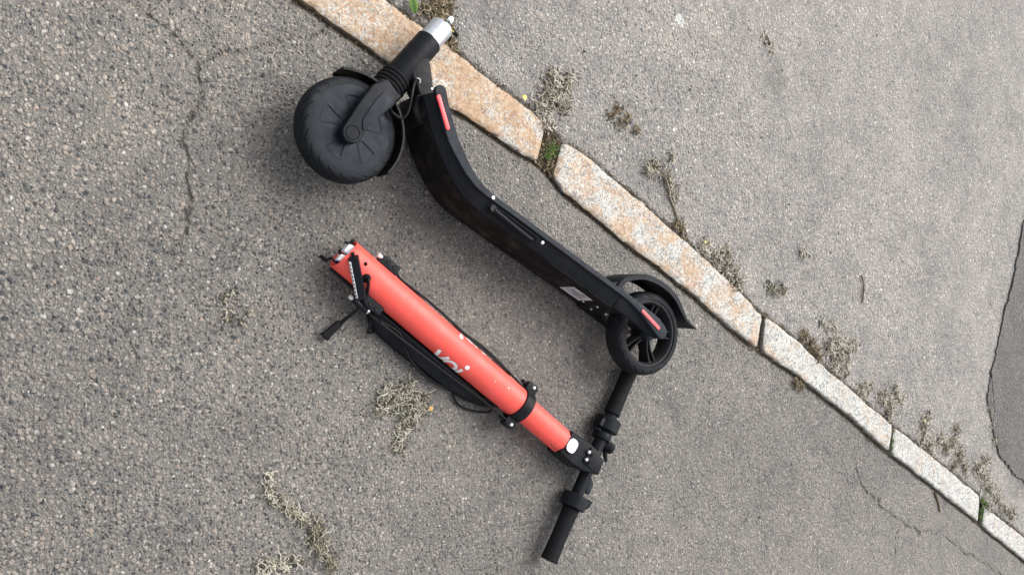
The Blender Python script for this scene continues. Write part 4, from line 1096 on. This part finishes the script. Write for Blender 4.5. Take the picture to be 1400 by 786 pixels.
clump('dry_weed_clump', [(1356, 545, .016), (1354, 560, .014), (1357, 580, .014), (1360, 600, .018)], 70, MAT['dry'], PAVE, 14, .008, label='thin trail of dry weed in the crack along the asphalt patch', pale=.5)
clump('lichen_strand', [(432, 722, .011), (436, 735, .013), (440, 750, .014), (448, 760, .010), (428, 742, .008), (452, 772, .007)], 110, MAT['olive'], .001, 15, .009, label='dark ragged tuft of dead lichen on the open road', cat='dry weed', pale=.34)
clump('lichen_strand', [(368, 650, .005), (367, 662, .005), (368, 674, .006), (374, 684, .005)], 60, MAT['olive'], .001, 16, .006, label='pale crumbly lichen streak on the road leading into the olive twig', cat='dry weed', pale=.85, ln=(.008, .02))
clump('lichen_strand', [(383, 687, .003), (392, 694, .0035), (402, 700, .0035), (412, 706, .0035), (418, 710, .003)], 60, MAT['olive'], .001, 17, .006, label='straight olive twig of lichen pointing at the dark tuft', cat='dry weed', pale=.48, dirn=.9, ln=(.012, .03))
clump('lichen_strand', [(358, 780, .007), (368, 773, .007), (378, 771, .006), (392, 774, .005), (406, 766, .005)], 60, MAT['olive'], .001, 18, .008, label='curved band of pale lichen crumbs at the road beyond the dark tuft', cat='dry weed', pale=.62)
clump('dry_weed_clump', [(600, 12, .022), (606, 28, .020), (596, 0, .018), (612, 48, .012), (582, 14, .012), (618, 62, .012), (612, 8, .014)], 230, MAT['brown'], PAVE, 19, .012, label='brown weed litter by the broken silver tube end of the scooter', pale=.5)
clump('pale_fibre', [(1045, 50, .008), (1050, 60, .010), (1055, 70, .007)], 34, MAT['olive'], PAVE, 20, .004, label='pale fibre squiggle lying alone far out on the pavement', cat='plant litter', pale=.95)
clump('pale_fibre', [(1096, 345, .010), (1101, 351, .009)], 26, MAT['olive'], PAVE, 21, .004, label='thin pale curl of fibre on the pavement near the olive crumb', cat='plant litter', pale=.9)
clump('litter_crumb', [(1058, 396, .014), (1068, 397, .014), (1050, 391, .010)], 60, MAT['olive'], PAVE, 22, .005, label='olive crumb of dried moss on the pavement off the kerb joint', cat='plant litter', pale=.42)
clump('pale_fibre', [(1124, 440, .012), (1132, 447, .012), (1140, 444, .008)], 40, MAT['olive'], PAVE, 23, .004, label='whitish fibre scrap above the tall pale weed tuft', cat='plant litter', pale=.95)
clump('lichen_ring', [(312, 425, .008), (308, 412, .007), (318, 402, .006), (310, 436, .008), (330, 440, .006), (340, 428, .005)], 34, MAT['olive'], .001, 24, .003, label='faint ring of olive lichen on the road left of the broken stem end', cat='dry weed', pale=.45, ln=(.006, .016), lay=1)
clump('dry_weed_clump', [(1088, 523, .012), (1096, 525, .010)], 40, MAT['brown'], .001, 25, .010, label='little brown weed crumb at the road foot of the third kerb stone', pale=.5)
def twig(name, pts, r, label, mat='brown', cat='twig'):
    g = MB().tube(pts, r, 7, 4, tint=.45); o = g.obj(name, MAT[mat], None); c_ = pts[0]; o.data.transform(Matrix.Translation(-c_)); o.location = c_; tag(o, label, cat); return o
twig('twig', [P(1178, 376, PAVE+.003), P(1181, 392, PAVE+.0035), P(1179, 414, PAVE+.003)], .0022, 'single short dark twig lying on open pavement')
twig('twig', [P(1278, 672, .003), P(1282, 684, .004), P(1285, 699, .0025)], .0030, 'short brown twig on the road below the fourth kerb stone')
twig('twig', wire_pts, .0026, 'thin curved stalk running from the weed sprig to the kerb', 'dry')
# moss and grass in the joints
def grass(name, spots, n_, seed, zb, label, L=(.012, .03), cat='moss', mat='green'):
    R = random.Random(seed); g = MB()
    for (px, py, rad) in spots:
        c_ = P(px, py, zb)
        for k in range(n_):
            p = c_+Vector((R.gauss(0, rad*.5), R.gauss(0, rad*.5), 0)); l = R.uniform(*L); yaw = R.uniform(0, 6.3); ti = R.uniform(.2, 1.1)
            d = Vector((math.cos(yaw)*math.sin(ti), math.sin(yaw)*math.sin(ti), math.cos(ti)*.7)); q = p+d*l*.55; e = q+Vector((d.x, d.y, d.z*.1))*l*.5
            g.tube([p, q, e], (lambda t: .0014*(1-.85*t)), 4, 2, tint=min(1, max(0, R.gauss(.5, .25))), flat=.4)
    o = g.obj(name, MAT[mat], None); c_ = P(spots[0][0], spots[0][1], zb); o.data.transform(Matrix.Translation(-c_)); o.location = c_; tag(o, label, cat); return o
grass('grass_tuft', [(752, 208, .014), (757, 203, .012), (748, 214, .010)], 16, 31, .006, 'small green grass tuft in the wide kerb joint', cat='grass')
grass('moss_tuft', [(1343, 684, .012), (1342, 698, .014), (1341, 708, .012), (1347, 688, .010)], 44, 32, .010, 'bright green moss filling the joint before the far kerb stone', (.006, .016))
grass('moss_tuft', [(1222, 590, .008), (1220, 602, .008), (1219, 612, .008)], 18, 33, .008, 'thin green moss line in the narrow kerb joint', (.005, .012))
def leaf(name, c_, l, w_, yaw, mat, label, cat='leaf', lift=.004):
    V = []; Fc = []; NL, NW = 9, 5; att = []
    for i in range(NL):
        t = i/(NL-1); ww = w_*math.sin(math.pi*min(1, t*.92+.04))**.8
        for k in range(NW):
            s_ = (k/(NW-1)-.5)*2; x = (t-.5)*l; y = s_*ww/2; z = lift*(.35+abs(s_)*.5+.5*math.sin(t*4))+.001
            V.append((c_.x+x*math.cos(yaw)-y*math.sin(yaw), c_.y+x*math.sin(yaw)+y*math.cos(yaw), c_.z+z)); att.append(.3+.5*abs(s_))
    n_ = len(V); V += [(v[0], v[1], v[2]-.0006) for v in V]; att += att
    for i in range(NL-1):
        for k in range(NW-1):
            q = (i*NW+k, i*NW+k+1, (i+1)*NW+k+1, (i+1)*NW+k); Fc.append(q); Fc.append(tuple(n_+j for j in q[::-1]))
    rim_ = [i*NW for i in range(NL)]+[(NL-1)*NW+k for k in range(1, NW)]+[i*NW+NW-1 for i in range(NL-2, -1, -1)]+[k for k in range(NW-2, 0, -1)]
    for a_, b_ in zip(rim_, rim_[1:]+rim_[:1]): Fc.append((a_, b_, n_+b_, n_+a_))
    o = mesh_obj(name, V, Fc, MAT[mat], None, True, {'tint': att}); o.data.transform(Matrix.Translation(-c_)); o.location = c_; tag(o, label, cat); return o
leaf('leaf', P(563, 8, PAVE+.004), .034, .020, .3, 'green', 'green leaf lying behind the kerb at the brown weed litter', lift=.006)
leaf('leaf', P(716, 134, KTOP+.001), .014, .011, 1.0, 'yellow', 'small yellow round leaf on the edge of the rusty kerb stone', lift=.003)
leaf('leaf', P(588, 558, .003), .012, .010, 2.0, 'tan', 'tiny orange brown leaf scrap beside the olive lichen tuft', lift=.003)
leaf('leaf', P(963, 331, PAVE+.004), .010, .008, 2.0, 'yellow', 'tiny yellow leaf scrap in the weeds behind the long kerb stone', lift=.003)
leaf('leaf', P(1263, 575, PAVE+.020), .012, .008, .6, 'yellow', 'tiny yellow leaf scrap on the pale weed clump', lift=.003)
# loose grit on both surfaces and soil crumbs along the kerb
R = random.Random(77)
g = MB()
for k in range(520):
    x, y = R.uniform(-60, 1400), R.uniform(-40, 830); p = P(x, y, .001)
    if p.x < float(xlow(p.y))+.02: continue
    s_ = min(.0052, .0016*math.exp(abs(R.gauss(0, .55)))); p.z = .0016+s_*.1; crumb(g, p, s_, R, R.random())
tag(g.obj('road_grit', MAT['grit'], None, False, None), 'scattered loose stone chips on the road asphalt', 'grit', kind='stuff')
g = MB()
for k in range(620):
    x, y = R.uniform(420, 1420), R.uniform(-40, 700); p = P(x, y, PAVE)
    if p.x > float(xhigh(p.y))-.02: continue
    s_ = min(.0050, .0015*math.exp(abs(R.gauss(0, .5)))); p.z = PAVE+.0016+s_*.1; crumb(g, p, s_, R, R.random())
tag(g.obj('pavement_grit', MAT['grit'], None, False, None), 'scattered loose stone chips on the pale pavement asphalt', 'grit', kind='stuff')
g = MB()
for k in range(7500):
    y = R.uniform(.15, 4.6); side = R.random() < .62
    m_ = .5+.5*mnoise.noise(Vector((y*4.2, 3.3 if side else 8.8, 0)))
    if R.random() > m_*1.15: continue
    if k < 900:                    # packed into the wide joint between the first two stones in view
        t_ = R.random(); p_ = stones[3][0][-1].lerp(stones[4][0][0], R.uniform(-.1, 1.1)).lerp(stones[3][1][-1].lerp(stones[4][1][0], R.uniform(-.1, 1.1)), t_)
        s_ = R.uniform(.0010, .0042); crumb(g, Vector((p_.x, p_.y, .001+R.random()*.004)), s_, R, min(1, max(0, R.gauss(.42, .3)))); continue
    off = abs(R.gauss(0, .010 if side else .008))-.002
    x = float(xlow(y))+off if side else float(xhigh(y))-off
    s_ = R.uniform(.0008, .0030); z = (-.002 if side else PAVE-.002)+s_*.5+max(0, .004-off*.3)*R.random()
    crumb(g, Vector((x, y, z)), s_, R, min(1, max(0, R.gauss(.38, .25))))
tag(g.obj('kerb_soil_crumbs', MAT['brown'], None, False, None), 'brown soil and plant crumbs along the edges of the kerb', 'soil', kind='stuff')
